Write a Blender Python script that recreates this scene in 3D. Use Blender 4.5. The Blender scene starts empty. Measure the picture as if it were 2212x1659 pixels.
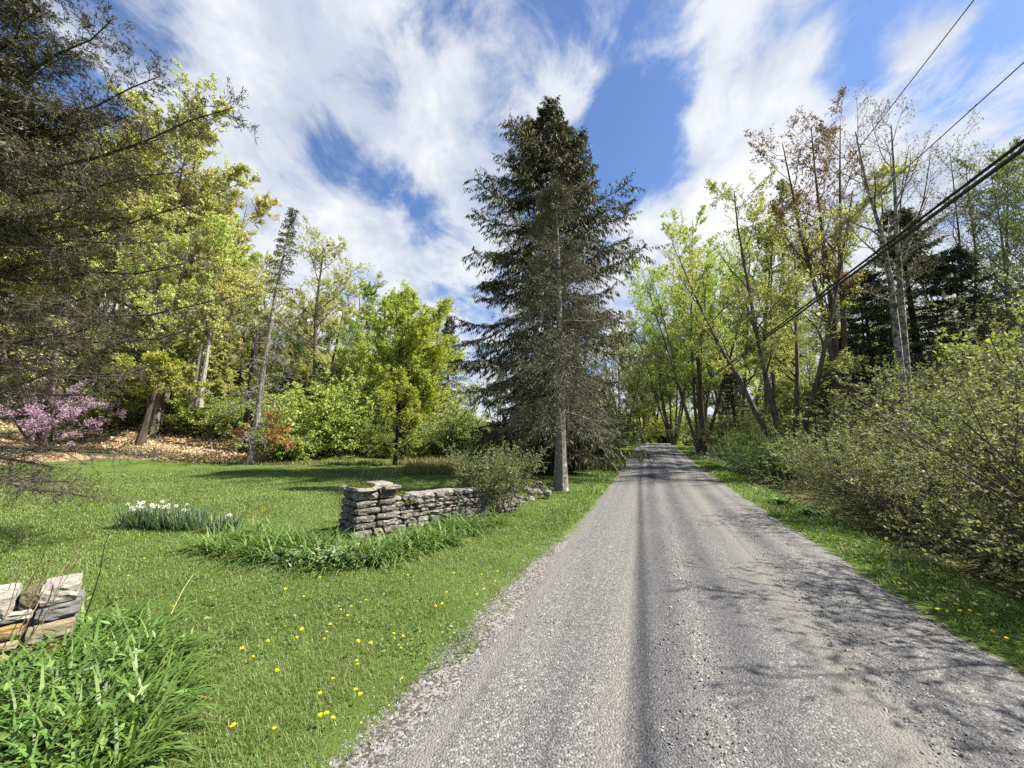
import bpy, math, numpy as np
from mathutils import Vector
rad = math.radians
sc = bpy.context.scene
C = sc.collection
rng = np.random.default_rng(11)

# ------------------------------------------------------------------ camera
EYE = 1.65
PITCH = math.atan((945 - 829.5) / 832)
cam = bpy.data.cameras.new('camera'); camo = bpy.data.objects.new('camera', cam); C.objects.link(camo)
cam.sensor_width = 36; cam.lens = 832 / 2212 * 36; cam.clip_start = .05; cam.clip_end = 2000
camo.location = (0, 0, EYE); camo.rotation_euler = (rad(90) + PITCH, 0, 0)
sc.camera = camo

# ------------------------------------------------------------------ sun, sky, exposure
SUN_AZ, SUN_EL = rad(93), rad(50)
sd = Vector((math.sin(SUN_AZ) * math.cos(SUN_EL), math.cos(SUN_AZ) * math.cos(SUN_EL), math.sin(SUN_EL)))
sun = bpy.data.lights.new('sun', 'SUN'); sun.energy = 5.0; sun.angle = rad(1.3); sun.color = (1, .93, .82)
suno = bpy.data.objects.new('sun', sun); C.objects.link(suno); suno.rotation_euler = sd.to_track_quat('Z', 'Y').to_euler()
suno.location = (20, 0, 40)
sc.view_settings.view_transform = 'Standard'; sc.view_settings.look = 'None'
sc.view_settings.exposure = 1.5; sc.view_settings.gamma = 1
sc.render.engine = 'CYCLES'
cy = sc.cycles
cy.max_bounces = 9; cy.diffuse_bounces = 6; cy.glossy_bounces = 2; cy.transmission_bounces = 4; cy.transparent_max_bounces = 4
cy.use_denoising = False
cy.sample_clamp_indirect = 6


def nd(nt, t, ins=None, **props):
    n = nt.nodes.new(t)
    for k, v in props.items(): setattr(n, k, v)
    for k, v in (ins or {}).items():
        if isinstance(v, bpy.types.NodeSocket): nt.links.new(v, n.inputs[k])
        else: n.inputs[k].default_value = v
    return n


def mth(nt, op, a, b=None, clamp=False):
    ins = {0: a}
    if b is not None: ins[1] = b
    return nd(nt, 'ShaderNodeMath', ins, operation=op, use_clamp=clamp).outputs[0]


def mixc(nt, f, a, b, blend='MIX'):
    n = nd(nt, 'ShaderNodeMix', data_type='RGBA', blend_type=blend)
    for k, v in ((0, f), (6, a), (7, b)):
        if isinstance(v, bpy.types.NodeSocket): nt.links.new(v, n.inputs[k])
        else: n.inputs[k].default_value = v if k == 0 else (tuple(v) + (1,))[:4]
    return n.outputs[2]


def mapr(nt, v, a, b, c, d, kind='SMOOTHSTEP'):
    return nd(nt, 'ShaderNodeMapRange', {0: v, 1: a, 2: b, 3: c, 4: d}, interpolation_type=kind).outputs[0]


def dray(u, v):
    x = (u - 1106) / 832; y = (829.5 - v) / 832
    return np.array([x, math.cos(PITCH) - y * math.sin(PITCH), y * math.cos(PITCH) + math.sin(PITCH)])


w = bpy.data.worlds.new('World'); sc.world = w; w.use_nodes = True
nt = w.node_tree; nt.nodes.clear()
sky = nd(nt, 'ShaderNodeTexSky', sky_type='NISHITA', sun_disc=False, sun_elevation=SUN_EL, sun_rotation=SUN_AZ,
         air_density=1.0, dust_density=.4, ozone_density=2.2)
tc = nd(nt, 'ShaderNodeTexCoord').outputs['Generated']
sep = nd(nt, 'ShaderNodeSeparateXYZ', {0: tc})
zz = mth(nt, 'ADD', mth(nt, 'MAXIMUM', sep.outputs[2], 0.), .2)
q = nd(nt, 'ShaderNodeCombineXYZ', {0: mth(nt, 'DIVIDE', sep.outputs[0], zz), 1: mth(nt, 'DIVIDE', sep.outputs[1], zz), 2: 3.7}).outputs[0]
mp = nd(nt, 'ShaderNodeMapping', {0: q, 2: (0, 0, rad(20)), 3: (1.35, .95, 1)}).outputs[0]
mp2 = nd(nt, 'ShaderNodeMapping', {0: q, 1: (4.3, 1.7, 2.2), 2: (0, 0, rad(20)), 3: (1.55, 1.1, 1)}).outputs[0]
n1 = nd(nt, 'ShaderNodeTexNoise', {'Vector': mp, 'Scale': 1.25, 'Detail': 4, 'Roughness': .5, 'Distortion': .2}).outputs[0]
n2 = nd(nt, 'ShaderNodeTexNoise', {'Vector': mp2, 'Scale': 3.6, 'Detail': 12, 'Roughness': .62, 'Distortion': .35}).outputs[0]
n3 = nd(nt, 'ShaderNodeTexNoise', {'Vector': mp, 'Scale': 2.6, 'Detail': 6, 'Roughness': .55}).outputs[0]
cov = mth(nt, 'ADD', mth(nt, 'MULTIPLY', n1, .8), mth(nt, 'MULTIPLY', n2, 1.9))
BLOBS = [  # direction (as seen in the photograph), radius in degrees, amount of cloud added or taken away
    (1330, 60, 5, -.12), (1385, 190, 5, -.42), (1395, 310, 5.5, -.5), (1405, 400, 5, -.5), (1340, 330, 4, -.2), (1930, 40, 9, -.4), (2060, 110, 8, -.36), (1760, 190, 4, -.2),
    (1860, 230, 5, -.25), (755, 345, 3, -.35), (805, 375, 3.4, -.45), (855, 415, 3.4, -.4), (900, 450, 3.4, -.4), (940, 490, 3, -.3), (700, 330, 3, -.2),
    (190, 90, 7, -.45), (250, 50, 5, -.3), (990, 660, 5, -.4), (770, 600, 3, -.5), (1180, 60, 3, -.2), (1120, 160, 4, -.2), (2200, 430, 4, -.35), (1425, 700, 4, -.4), (960, 60, 4, -.14),
    (1640, 130, 3, -.12), (640, 330, 5, -.1),
    (480, 250, 17, .34), (650, 520, 13, .3), (900, 580, 11, .26), (850, 200, 14, .22), (1010, 350, 8, .2), (430, 80, 8, .2), (1600, 400, 9, .42), (1500, 520, 8, .42), (1720, 260, 8, .36), (1790, 170, 5, .2),
    (2090, 230, 7, .42), (1470, 640, 8, .34), (1880, 430, 12, .36), (2010, 50, 2.5, .4), (1540, 90, 8, .22), (1480, 160, 5, .14), (1240, 110, 5, .15), (1240, 190, 3, .25), (1370, 470, 3, .2)]
for u, v, r, a in BLOBS:
    d = dray(u, v); d /= np.linalg.norm(d)
    dt = nd(nt, 'ShaderNodeVectorMath', {0: tc, 1: tuple(d)}, operation='DOT_PRODUCT').outputs['Value']
    cov = mth(nt, 'ADD', cov, mapr(nt, dt, math.cos(rad(r * 1.7)), math.cos(rad(r * .1)), 0, a * .8))
cov = mth(nt, 'ADD', cov, mapr(nt, sep.outputs[2], .5, .12, 0, .4))
alpha = mapr(nt, cov, 1.16, 1.74, 0, 1)
shade = mapr(nt, mth(nt, 'ADD', mth(nt, 'MULTIPLY', n3, .6), mth(nt, 'MULTIPLY', n2, .4)), .38, .62, 0, 1)
thick = mapr(nt, cov, 1.65, 2.35, 0, 1)
ccol = mixc(nt, mth(nt, 'ADD', mth(nt, 'MULTIPLY', shade, .55), mth(nt, 'MULTIPLY', thick, .45)), (.60, .66, .78), (1.02, 1.02, 1.02))
bg1 = nd(nt, 'ShaderNodeBackground', {0: mixc(nt, 1, sky.outputs[0], (.78, .90, 1.08), 'MULTIPLY'), 1: .064})
bg2 = nd(nt, 'ShaderNodeBackground', {0: ccol, 1: .375})
mx = nd(nt, 'ShaderNodeMixShader', {0: mth(nt, 'MULTIPLY', alpha, .96), 1: bg1.outputs[0], 2: bg2.outputs[0]})
nd(nt, 'ShaderNodeOutputWorld', {0: mx.outputs[0]})

# ------------------------------------------------------------------ terrain functions
RA = rad(19.5); RT = np.array([math.sin(RA), math.cos(RA)]); RN = np.array([math.cos(RA), -math.sin(RA)])
DL, DR = -1.36, 2.40


def sstep(a, b, x):
    t = np.clip((x - a) / (b - a), 0, 1); return t * t * (3 - 2 * t)


def height(x, y):
    x = np.asarray(x, float); y = np.asarray(y, float)
    s = x * RT[0] + y * RT[1]; d = x * RN[0] + y * RN[1]
    zb = .85 * sstep(12, 52, s) - .9 * sstep(53, 100, s)
    fall = sstep(-16, -3, d) * .8 + .2
    z = zb * np.where(d < 0, fall, 1)
    z -= .28 * sstep(DR + .7, DR + 1.9, d) * (1 - sstep(DR + 4, DR + 7, d))
    z += np.clip(d - 10, 0, 40) * .06 * sstep(8, 14, d)
    qh = np.clip((y - 26) + .55 * (-x - 14), 0, 40)
    hill = (.13 * qh + .006 * qh * qh) * sstep(3, -24, x)
    z += np.minimum(hill, 26)
    z += .03 * np.sin(x * .9 + 1) * np.sin(y * .7) * sstep(DL - .3, DL - 2.5, d)
    return z


def hz(x, y): return float(height(x, y))


def at(u, v, Y):
    r = dray(u, v); t = Y / r[1]; return np.array([0, 0, EYE]) + r * t


def ground_at(u, v):
    r = dray(u, v); t = EYE / max(1e-3, -r[2])
    t = min(t, 90)
    for _ in range(30):
        p = np.array([0, 0, EYE]) + r * t
        t += (p[2] - hz(p[0], p[1])) / max(.05, -r[2]) * .5
        t = min(max(t, .5), 120)
    p = np.array([0, 0, EYE]) + r * t
    return np.array([p[0], p[1], hz(p[0], p[1])])


def col_at(u, Y):
    x = (u - 1106) / 832 * Y / 1.0
    # the horizontal offset depends a little on elevation; use the horizon ray
    r = dray(u, 945); p = r * (Y / r[1]); return np.array([p[0], p[1], hz(p[0], p[1])])


# ------------------------------------------------------------------ geometry tools
def nrm(a): return a / np.maximum(np.linalg.norm(a, axis=-1, keepdims=True), 1e-9)


class Geo:
    def __init__(s): s.v = []; s.q = []; s.t = []; s.qv = []; s.tv = []; s.n = 0

    def add(s, v, quads=None, tris=None, var=None, tvar=None):
        if len(v) == 0: return s
        s.v.append(np.asarray(v, np.float32).reshape(-1, 3))
        if quads is not None and len(quads):
            s.q.append(np.asarray(quads, np.int64) + s.n); s.qv.append(np.broadcast_to(np.asarray(.5 if var is None else var, np.float32), (len(quads),)))
        if tris is not None and len(tris):
            tvv = tvar if tvar is not None else (.5 if var is None or np.ndim(var) else var)
            s.t.append(np.asarray(tris, np.int64) + s.n); s.tv.append(np.broadcast_to(np.asarray(tvv, np.float32), (len(tris),)))
        s.n += len(s.v[-1]); return s

    def arrays(s):
        v = np.concatenate(s.v)
        q = np.concatenate(s.q) if s.q else np.zeros((0, 4), np.int64); qv = np.concatenate(s.qv) if s.qv else np.zeros(0, np.float32)
        t = np.concatenate(s.t) if s.t else np.zeros((0, 3), np.int64); tv = np.concatenate(s.tv) if s.tv else np.zeros(0, np.float32)
        return v, q, qv, t, tv

    def merge(s, arr, loc, scale=1, rz=0):
        v, q, qv, t, tv = arr
        c, k = math.cos(rz), math.sin(rz)
        M = np.array([[c, -k, 0], [k, c, 0], [0, 0, 1]], np.float32)
        s.add((v * scale) @ M.T + np.asarray(loc, np.float32), q, t, qv, tv); return s

    def mesh(s, name, mat, smooth=False):
        v, q, qv, t, tv = s.arrays()
        me = bpy.data.meshes.new(name)
        me.vertices.add(len(v)); me.vertices.foreach_set('co', v.ravel())
        nl = len(q) * 4 + len(t) * 3
        me.loops.add(nl); me.loops.foreach_set('vertex_index', np.concatenate([q.ravel(), t.ravel()]).astype(np.int32))
        npoly = len(q) + len(t); me.polygons.add(npoly)
        ls = np.concatenate([np.arange(len(q)) * 4, len(q) * 4 + np.arange(len(t)) * 3]).astype(np.int32)
        me.polygons.foreach_set('loop_start', ls)
        me.polygons.foreach_set('use_smooth', np.full(npoly, smooth))
        a = me.attributes.new('var', 'FLOAT', 'FACE'); a.data.foreach_set('value', np.concatenate([qv, tv]).astype(np.float32))
        me.materials.append(mat)
        me.update(calc_edges=True); me.validate(); return me


def tubes(G, P, R, k=5, var=.5, cap=False):
    """P (B,n,3) poly-lines, R (B,n) radii -> continuous tapered tubes"""
    P = np.asarray(P, float); R = np.asarray(R, float)
    if P.ndim == 2: P = P[None]; R = R[None]
    B, n, _ = P.shape
    if B == 0: return
    T = np.empty_like(P); T[:, 1:-1] = P[:, 2:] - P[:, :-2]; T[:, 0] = P[:, 1] - P[:, 0]; T[:, -1] = P[:, -1] - P[:, -2]
    T = nrm(T); main = nrm(P[:, -1] - P[:, 0])
    ref = np.where(np.abs(main[:, 2:3]) > .8, np.array([[1., .13, 0]]), np.array([[0, .1, 1.]]))[:, None, :]
    a = nrm(np.cross(T, ref)); b = np.cross(T, a)
    ang = np.arange(k) / k * 2 * math.pi
    ring = P[:, :, None] + R[:, :, None, None] * (a[:, :, None] * np.cos(ang)[None, None, :, None] + b[:, :, None] * np.sin(ang)[None, None, :, None])
    base = (np.arange(B) * n * k)[:, None, None] + (np.arange(n - 1) * k)[None, :, None]
    j = np.arange(k)[None, None]; j2 = (j + 1) % k
    qd = np.stack(np.broadcast_arrays(base + j, base + j2, base + k + j2, base + k + j), -1).reshape(-1, 4)
    G.add(ring.reshape(-1, 3), qd, var=var)
    if cap:
        for bi in range(B):
            G.add(ring[bi, -1], tris=[(0, i, i + 1) for i in range(1, k - 1)], tvar=var)


def kids(P, R, m, t0, t1, alo, ahi, lfun, n=5, wander=.15, trop=0., rk=.55, flat=0., rmin=.004, rmax=9., tend=.25):
    B, n0, _ = P.shape
    t = t0 + (t1 - t0) * (np.arange(m)[None] + rng.random((B, m))) / m
    f = t * (n0 - 1); i = np.clip(f.astype(int), 0, n0 - 2); wq = (f - i)[..., None]; b = np.arange(B)[:, None]
    p = P[b, i] * (1 - wq) + P[b, i + 1] * wq
    tan = nrm(P[b, i + 1] - P[b, i]); r = R[b, i] * (1 - wq[..., 0]) + R[b, i + 1] * wq[..., 0]
    L0 = np.linalg.norm(np.diff(P, axis=1), axis=-1).sum(1)[:, None]
    rv = rng.normal(size=p.shape); rv -= tan * (rv * tan).sum(-1, keepdims=True); perp = nrm(rv)
    if flat:
        side = nrm(np.cross(tan, np.array([0, 0, 1.]))) * np.where(np.arange(m) % 2, 1., -1.)[None, :, None]
        perp = nrm(perp * (1 - flat) + side * flat)
    a = np.radians(rng.uniform(alo, ahi, (B, m)))[..., None]
    d = (tan * np.cos(a) + perp * np.sin(a)).reshape(-1, 3)
    L = (lfun(t, L0) * rng.uniform(.7, 1.2, (B, m))).ravel()
    Q = np.empty((B * m, n, 3)); Q[:, 0] = p.reshape(-1, 3)
    for k in range(1, n):
        d = nrm(d + wander * rng.normal(size=d.shape) + np.array([0, 0, trop]))
        Q[:, k] = Q[:, k - 1] + d * (L / (n - 1))[:, None]
    r0 = np.clip(r.ravel() * rk, rmin, rmax)
    return Q, r0[:, None] * np.linspace(1, tend, n)[None]


def along(P, m, jit=0., t0=0.15, t1=1.):
    B, n0, _ = P.shape
    t = rng.uniform(t0, t1, (B, m)); f = t * (n0 - 1); i = np.clip(f.astype(int), 0, n0 - 2); wq = (f - i)[..., None]; b = np.arange(B)[:, None]
    p = P[b, i] * (1 - wq) + P[b, i + 1] * wq; tan = nrm(P[b, i + 1] - P[b, i])
    p = p.reshape(-1, 3); tan = tan.reshape(-1, 3)
    if jit: p = p + rng.normal(size=p.shape) * jit
    return p, tan


def leaves(G, p, size, up=.6, aspect=.55, fold=.25, axis=None, axw=0., svar=.35):
    n = len(p); s = size * rng.uniform(1 - svar, 1 + svar, n)[:, None]
    N = nrm(rng.normal(size=(n, 3)) + np.array([0, 0, up]))
    A = rng.normal(size=(n, 3))
    if axis is not None: A = A * (1 - axw) + axis * axw * 2
    A -= N * (A * N).sum(-1, keepdims=True); A = nrm(A); S = np.cross(N, A)
    mid = p + A * s * .45
    V = np.stack([p, mid + S * s * aspect * .5 + N * s * fold * .3, p + A * s, mid - S * s * aspect * .5 + N * s * fold * .3], 1)
    G.add(V.reshape(-1, 3), np.arange(n * 4).reshape(-1, 4), var=rng.random(n))


def strips(G, p, d, L, W, var=None):
    """thin needle sprays / twigs : 4-vertex lozenges along d"""
    n = len(p); d = nrm(d); S = nrm(np.cross(d, rng.normal(size=(n, 3))))
    L = np.broadcast_to(np.asarray(L, float), (n,))[:, None]; W = np.broadcast_to(np.asarray(W, float), (n,))[:, None]
    V = np.stack([p, p + d * L * .45 + S * W * .5, p + d * L, p + d * L * .45 - S * W * .5], 1)
    G.add(V.reshape(-1, 3), np.arange(n * 4).reshape(-1, 4), var=rng.random(n) if var is None else var)


def straps(G, p, d, L, W, bend, seg=4, var=None):
    """arching strap leaves or grass blades: p base, d initial direction, bend = how far the tip falls"""
    n = len(p); d = nrm(d); hor = d * [1, 1, 0]; hor = nrm(hor + 1e-6)
    S = np.stack([-hor[:, 1], hor[:, 0], np.zeros(n)], 1)
    L = np.broadcast_to(L, (n,)); W = np.broadcast_to(W, (n,)); bend = np.broadcast_to(bend, (n,))
    cur = np.array(p, float); dd = d.copy(); V = []
    prof = {1: [1, 0], 2: [1, .8, 0], 3: [.7, 1, .75, 0], 4: [.65, 1, .95, .65, 0], 5: [.6, .95, 1, .85, .55, 0]}[seg]
    for k in range(seg + 1):
        ww = (W * prof[k] * .5)[:, None]
        V += [cur - S * ww, cur + S * ww]
        dd = nrm(dd + (hor * .55 - np.array([0, 0, .8])) * (bend / seg)[:, None] * (1 + k * .5))
        cur = cur + dd * (L / seg)[:, None]
    m = 2 * (seg + 1)
    V = np.stack(V, 1).reshape(-1, 3)
    base = (np.arange(n) * m)[:, None]
    vv = rng.random(n) if var is None else np.broadcast_to(var, (n,))
    V3 = V.reshape(n, m, 3); V3[:, -1] = V3[:, -2]
    qs = [base + np.array([2 * k, 2 * k + 1, 2 * k + 3, 2 * k + 2]) for k in range(seg - 1)]
    k = seg - 1; tr = base + np.array([2 * k, 2 * k + 1, 2 * k + 2])
    keep = np.ones(m, bool); keep[-1] = False
    # drop the doubled tip vertex
    mp_ = np.cumsum(keep) - 1
    V3 = V3[:, keep]; m2 = m - 1
    fix = lambda a: (a // m) * m2 + mp_[a % m]
    qd = fix(np.concatenate(qs)) if qs else None
    G.add(V3.reshape(-1, 3), qd, fix(tr), np.tile(vv, seg - 1) if qs else None, vv)


def box_rounded(sx, sy, sz, jit, k=4, power=5.):
    g = np.linspace(-1, 1, k); F = []; V = []; idx = {}
    for ax in range(3):
        for sgn in (-1, 1):
            for i in range(k - 1):
                for j in range(k - 1):
                    qd = []
                    for (a, b) in ((i, j), (i + 1, j), (i + 1, j + 1), (i, j + 1)):
                        c = [0, 0, 0]; c[ax] = sgn; c[(ax + 1) % 3] = g[a]; c[(ax + 2) % 3] = g[b]
                        key = tuple(np.round(c, 4))
                        if key not in idx: idx[key] = len(V); V.append(c)
                        qd.append(idx[key])
                    F.append(qd if sgn > 0 else qd[::-1])
    V = np.array(V, float)
    V /= (np.abs(V) ** power).sum(1, keepdims=True) ** (1 / power)
    V += rng.normal(size=V.shape) * jit
    return V * np.array([sx, sy, sz]) * .5, np.array(F)


# ------------------------------------------------------------------ materials
def newmat(name):
    m = bpy.data.materials.new(name); m.use_nodes = True; m.node_tree.nodes.clear(); return m, m.node_tree


def leaf_mat(name, trans=.45, hue=.03, sat=1., vlo=.55, vhi=1.35, tint=(1.06, 1.1, .72), gloss=.03, rough=.55):
    m, nt = newmat(name)
    oi = nd(nt, 'ShaderNodeObjectInfo'); at_ = nd(nt, 'ShaderNodeAttribute', attribute_name='var').outputs['Fac']
    h = mapr(nt, mth(nt, 'FRACT', mth(nt, 'MULTIPLY', at_, 7.31)), 0, 1, .5 - hue, .5 + hue, 'LINEAR')
    v = mapr(nt, at_, 0, 1, vlo, vhi, 'LINEAR')
    col = nd(nt, 'ShaderNodeHueSaturation', {0: h, 1: sat, 2: v, 4: oi.outputs['Color']}).outputs[0]
    df = nd(nt, 'ShaderNodeBsdfDiffuse', {0: col})
    tr = nd(nt, 'ShaderNodeBsdfTranslucent', {0: mixc(nt, 1., col, tint, 'MULTIPLY')})
    mxs = nd(nt, 'ShaderNodeMixShader', {0: trans, 1: df.outputs[0], 2: tr.outputs[0]}).outputs[0]
    if gloss:
        gl = nd(nt, 'ShaderNodeBsdfGlossy', {0: (1, 1, 1, 1), 'Roughness': rough})
        mxs = nd(nt, 'ShaderNodeMixShader', {0: gloss, 1: mxs, 2: gl.outputs[0]}).outputs[0]
    nd(nt, 'ShaderNodeOutputMaterial', {0: mxs}); return m


def bark_mat(name, patch=None, scale=6., stretch=.25, lo=.5, hi=1.4, bump=.5, pth=(.55, .62)):
    m, nt = newmat(name)
    oi = nd(nt, 'ShaderNodeObjectInfo'); oc = nd(nt, 'ShaderNodeTexCoord').outputs['Object']
    mp = nd(nt, 'ShaderNodeMapping', {0: oc, 3: (1, 1, stretch)}).outputs[0]
    n = nd(nt, 'ShaderNodeTexNoise', {'Vector': mp, 'Scale': scale, 'Detail': 6, 'Roughness': .65}).outputs[0]
    col = nd(nt, 'ShaderNodeHueSaturation', {0: .5, 1: 1., 2: mapr(nt, n, .3, .7, lo, hi), 4: oi.outputs['Color']}).outputs[0]
    if patch:
        n2 = nd(nt, 'ShaderNodeTexNoise', {'Vector': oc, 'Scale': 7., 'Detail': 5, 'Roughness': .6}).outputs[0]
        col = mixc(nt, mapr(nt, n2, pth[0], pth[1], 0, .8), col, patch)
    bp = nd(nt, 'ShaderNodeBump', {'Strength': bump, 'Distance': .03, 'Height': n})
    b = nd(nt, 'ShaderNodeBsdfPrincipled', {'Base Color': col, 'Roughness': .9, 'Normal': bp.outputs[0], 'Specular IOR Level': .15})
    nd(nt, 'ShaderNodeOutputMaterial', {0: b.outputs[0]}); return m


def plain(name, col, rough=.7, var=.25, scale=12, metal=0., spec=.3):
    m, nt = newmat(name)
    oc = nd(nt, 'ShaderNodeTexCoord').outputs['Object']
    n = nd(nt, 'ShaderNodeTexNoise', {'Vector': oc, 'Scale': scale, 'Detail': 5, 'Roughness': .6}).outputs[0]
    c = nd(nt, 'ShaderNodeHueSaturation', {2: mapr(nt, n, .3, .7, 1 - var, 1 + var), 4: tuple(col) + (1,)}).outputs[0]
    b = nd(nt, 'ShaderNodeBsdfPrincipled', {'Base Color': c, 'Roughness': rough, 'Metallic': metal, 'Specular IOR Level': spec})
    nd(nt, 'ShaderNodeOutputMaterial', {0: b.outputs[0]}); return m


M_LEAF = leaf_mat('spring_leaf')
M_NEEDLE = leaf_mat('needles', trans=.15, hue=.025, vlo=.5, vhi=1.6, tint=(1.1, 1, .6), gloss=.03)
M_GRASS = leaf_mat('grass_blade', trans=.4, hue=.022, vlo=.55, vhi=1.4, tint=(1.1, 1.08, .55), gloss=.025, rough=.5)
M_FLOWER = leaf_mat('petal', trans=.3, hue=.015, vlo=.8, vhi=1.2, tint=(1, 1, .95), gloss=0)
M_BARK = bark_mat('bark')
M_TWIG = leaf_mat('dry_twig', trans=0., hue=.02, vlo=.5, vhi=1.5, tint=(1, 1, 1), gloss=0)
M_GREYBARK = bark_mat('smooth_grey_bark', patch=(.42, .42, .38), scale=9, stretch=.5, lo=.7, hi=1.25, bump=.35)
M_PALEBARK = bark_mat('mottled_pale_bark', patch=(.31, .30, .25), scale=10, stretch=.6, lo=.5, hi=1.3, bump=.4, pth=(.47, .53))

# stone
m, nt = newmat('field_stone'); M_STONE = m
at_ = nd(nt, 'ShaderNodeAttribute', attribute_name='var').outputs['Fac']
oc = nd(nt, 'ShaderNodeTexCoord').outputs['Object']
a = nd(nt, 'ShaderNodeTexNoise', {'Vector': oc, 'Scale': 9, 'Detail': 8, 'Roughness': .65}).outputs[0]
b = nd(nt, 'ShaderNodeTexNoise', {'Vector': oc, 'Scale': 22, 'Detail': 5, 'Roughness': .7}).outputs[0]
c0 = mixc(nt, at_, (.12, .113, .10), (.27, .255, .225))
c1 = mixc(nt, mapr(nt, a, .35, .65, 0, 1), mixc(nt, 1, c0, (.5, .5, .5), 'MULTIPLY'), c0)
c2 = mixc(nt, mapr(nt, b, .56, .64, 0, .75), c1, (.42, .41, .37))
c3 = mixc(nt, mapr(nt, b, .44, .34, 0, .8), c2, (.035, .034, .03))
bp = nd(nt, 'ShaderNodeBump', {'Strength': .7, 'Distance': .02, 'Height': mth(nt, 'ADD', a, mth(nt, 'MULTIPLY', b, .5))})
pb = nd(nt, 'ShaderNodeBsdfPrincipled', {'Base Color': c3, 'Roughness': .9, 'Normal': bp.outputs[0], 'Specular IOR Level': .2})
nd(nt, 'ShaderNodeOutputMaterial', {0: pb.outputs[0]})
# near stones: object-coloured, with orange lichen on some
m, nt = newmat('lichen_stone'); M_LICHEN = m
oi = nd(nt, 'ShaderNodeObjectInfo')
oc = nd(nt, 'ShaderNodeTexCoord').outputs['Object']
a = nd(nt, 'ShaderNodeTexNoise', {'Vector': oc, 'Scale': 6, 'Detail': 9, 'Roughness': .68}).outputs[0]
mpv = nd(nt, 'ShaderNodeMapping', {0: oc, 3: (1, 1, 2.6)}).outputs[0]
b = nd(nt, 'ShaderNodeTexNoise', {'Vector': mpv, 'Scale': 14, 'Detail': 7, 'Roughness': .7}).outputs[0]
cc = nd(nt, 'ShaderNodeHueSaturation', {2: mapr(nt, b, .3, .7, .62, 1.3), 4: oi.outputs['Color']}).outputs[0]
lic = mth(nt, 'MULTIPLY', mapr(nt, a, .42, .56, 0, 1), oi.outputs['Alpha'])
cc = mixc(nt, lic, cc, (.25, .18, .065))
cc = mixc(nt, mapr(nt, b, .40, .30, 0, .7), cc, (.06, .055, .045))  # crevice shade painted into the colour where the noise dips
bp = nd(nt, 'ShaderNodeBump', {'Strength': .8, 'Distance': .015, 'Height': mth(nt, 'ADD', a, b)})
pb = nd(nt, 'ShaderNodeBsdfPrincipled', {'Base Color': cc, 'Roughness': .85, 'Normal': bp.outputs[0], 'Specular IOR Level': .25})
nd(nt, 'ShaderNodeOutputMaterial', {0: pb.outputs[0]})

# ground
m, nt = newmat('ground'); M_GROUND = m
zn = nd(nt, 'ShaderNodeAttribute', attribute_name='zone').outputs['Color']
zs = nd(nt, 'ShaderNodeSeparateColor', {0: zn})
pos = nd(nt, 'ShaderNodeNewGeometry').outputs['Position']
na = nd(nt, 'ShaderNodeTexNoise', {'Vector': pos, 'Scale': .8, 'Detail': 8, 'Roughness': .65}).outputs[0]
nb = nd(nt, 'ShaderNodeTexNoise', {'Vector': pos, 'Scale': 14., 'Detail': 6, 'Roughness': .75}).outputs[0]
nc = nd(nt, 'ShaderNodeTexNoise', {'Vector': pos, 'Scale': 70., 'Detail': 3, 'Roughness': .7}).outputs[0]
lawn = mixc(nt, mapr(nt, na, .3, .7, 0, 1), (.075, .12, .024), (.115, .165, .036))
lawn = mixc(nt, mapr(nt, nb, .4, .75, 0, .7), lawn, (.06, .08, .022))
lit = mixc(nt, mapr(nt, nb, .38, .62, 0, 1), (.18, .12, .065), (.42, .31, .18))
soil = mixc(nt, mapr(nt, nb, .35, .65, 0, 1), (.05, .055, .02), (.17, .17, .065))
vor = nd(nt, 'ShaderNodeTexVoronoi', {'Vector': pos, 'Scale': 55.}).outputs['Color']
vs = nd(nt, 'ShaderNodeSeparateColor', {0: vor}).outputs[0]
grav = mixc(nt, mapr(nt, vs, .1, .95, 0, 1), (.08, .075, .068), (.29, .28, .255))
jn = mth(nt, 'MULTIPLY', mth(nt, 'SUBTRACT', nb, .5), .9)
col = mixc(nt, mapr(nt, mth(nt, 'ADD', zs.outputs[0], jn), .4, .6, 0, 1), lawn, lit)
col = mixc(nt, mapr(nt, mth(nt, 'ADD', zs.outputs[1], jn), .4, .6, 0, 1), col, soil)
col = mixc(nt, mapr(nt, mth(nt, 'ADD', zs.outputs[2], mth(nt, 'MULTIPLY', jn, 1.6)), .4, .6, 0, 1), col, grav)
bp = nd(nt, 'ShaderNodeBump', {'Strength': .8, 'Distance': .03, 'Height': mth(nt, 'ADD', nb, nc)})
pb = nd(nt, 'ShaderNodeBsdfPrincipled', {'Base Color': col, 'Roughness': .95, 'Normal': bp.outputs[0], 'Specular IOR Level': .1})
nd(nt, 'ShaderNodeOutputMaterial', {0: pb.outputs[0]})

# gravel road
m, nt = newmat('gravel_road'); M_ROAD = m
rd = nd(nt, 'ShaderNodeAttribute', attribute_name='rd').outputs['Fac']; rs = nd(nt, 'ShaderNodeAttribute', attribute_name='rs').outputs['Fac']
pos = nd(nt, 'ShaderNodeNewGeometry').outputs['Position']
st = nd(nt, 'ShaderNodeCombineXYZ', {0: mth(nt, 'MULTIPLY', rd, 3.2), 1: mth(nt, 'MULTIPLY', rs, .07), 2: 0.}).outputs[0]
stn = nd(nt, 'ShaderNodeTexNoise', {'Vector': st, 'Scale': 1.3, 'Detail': 5, 'Roughness': .62, 'Distortion': .25}).outputs[0]
wob = nd(nt, 'ShaderNodeTexNoise', {'Vector': nd(nt, 'ShaderNodeCombineXYZ', {0: 0., 1: mth(nt, 'MULTIPLY', rs, .12), 2: 5.}).outputs[0], 'Scale': 1., 'Detail': 3}).outputs[0]
rdw = mth(nt, 'ADD', rd, mth(nt, 'MULTIPLY', mth(nt, 'SUBTRACT', wob, .5), .35))


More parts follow.
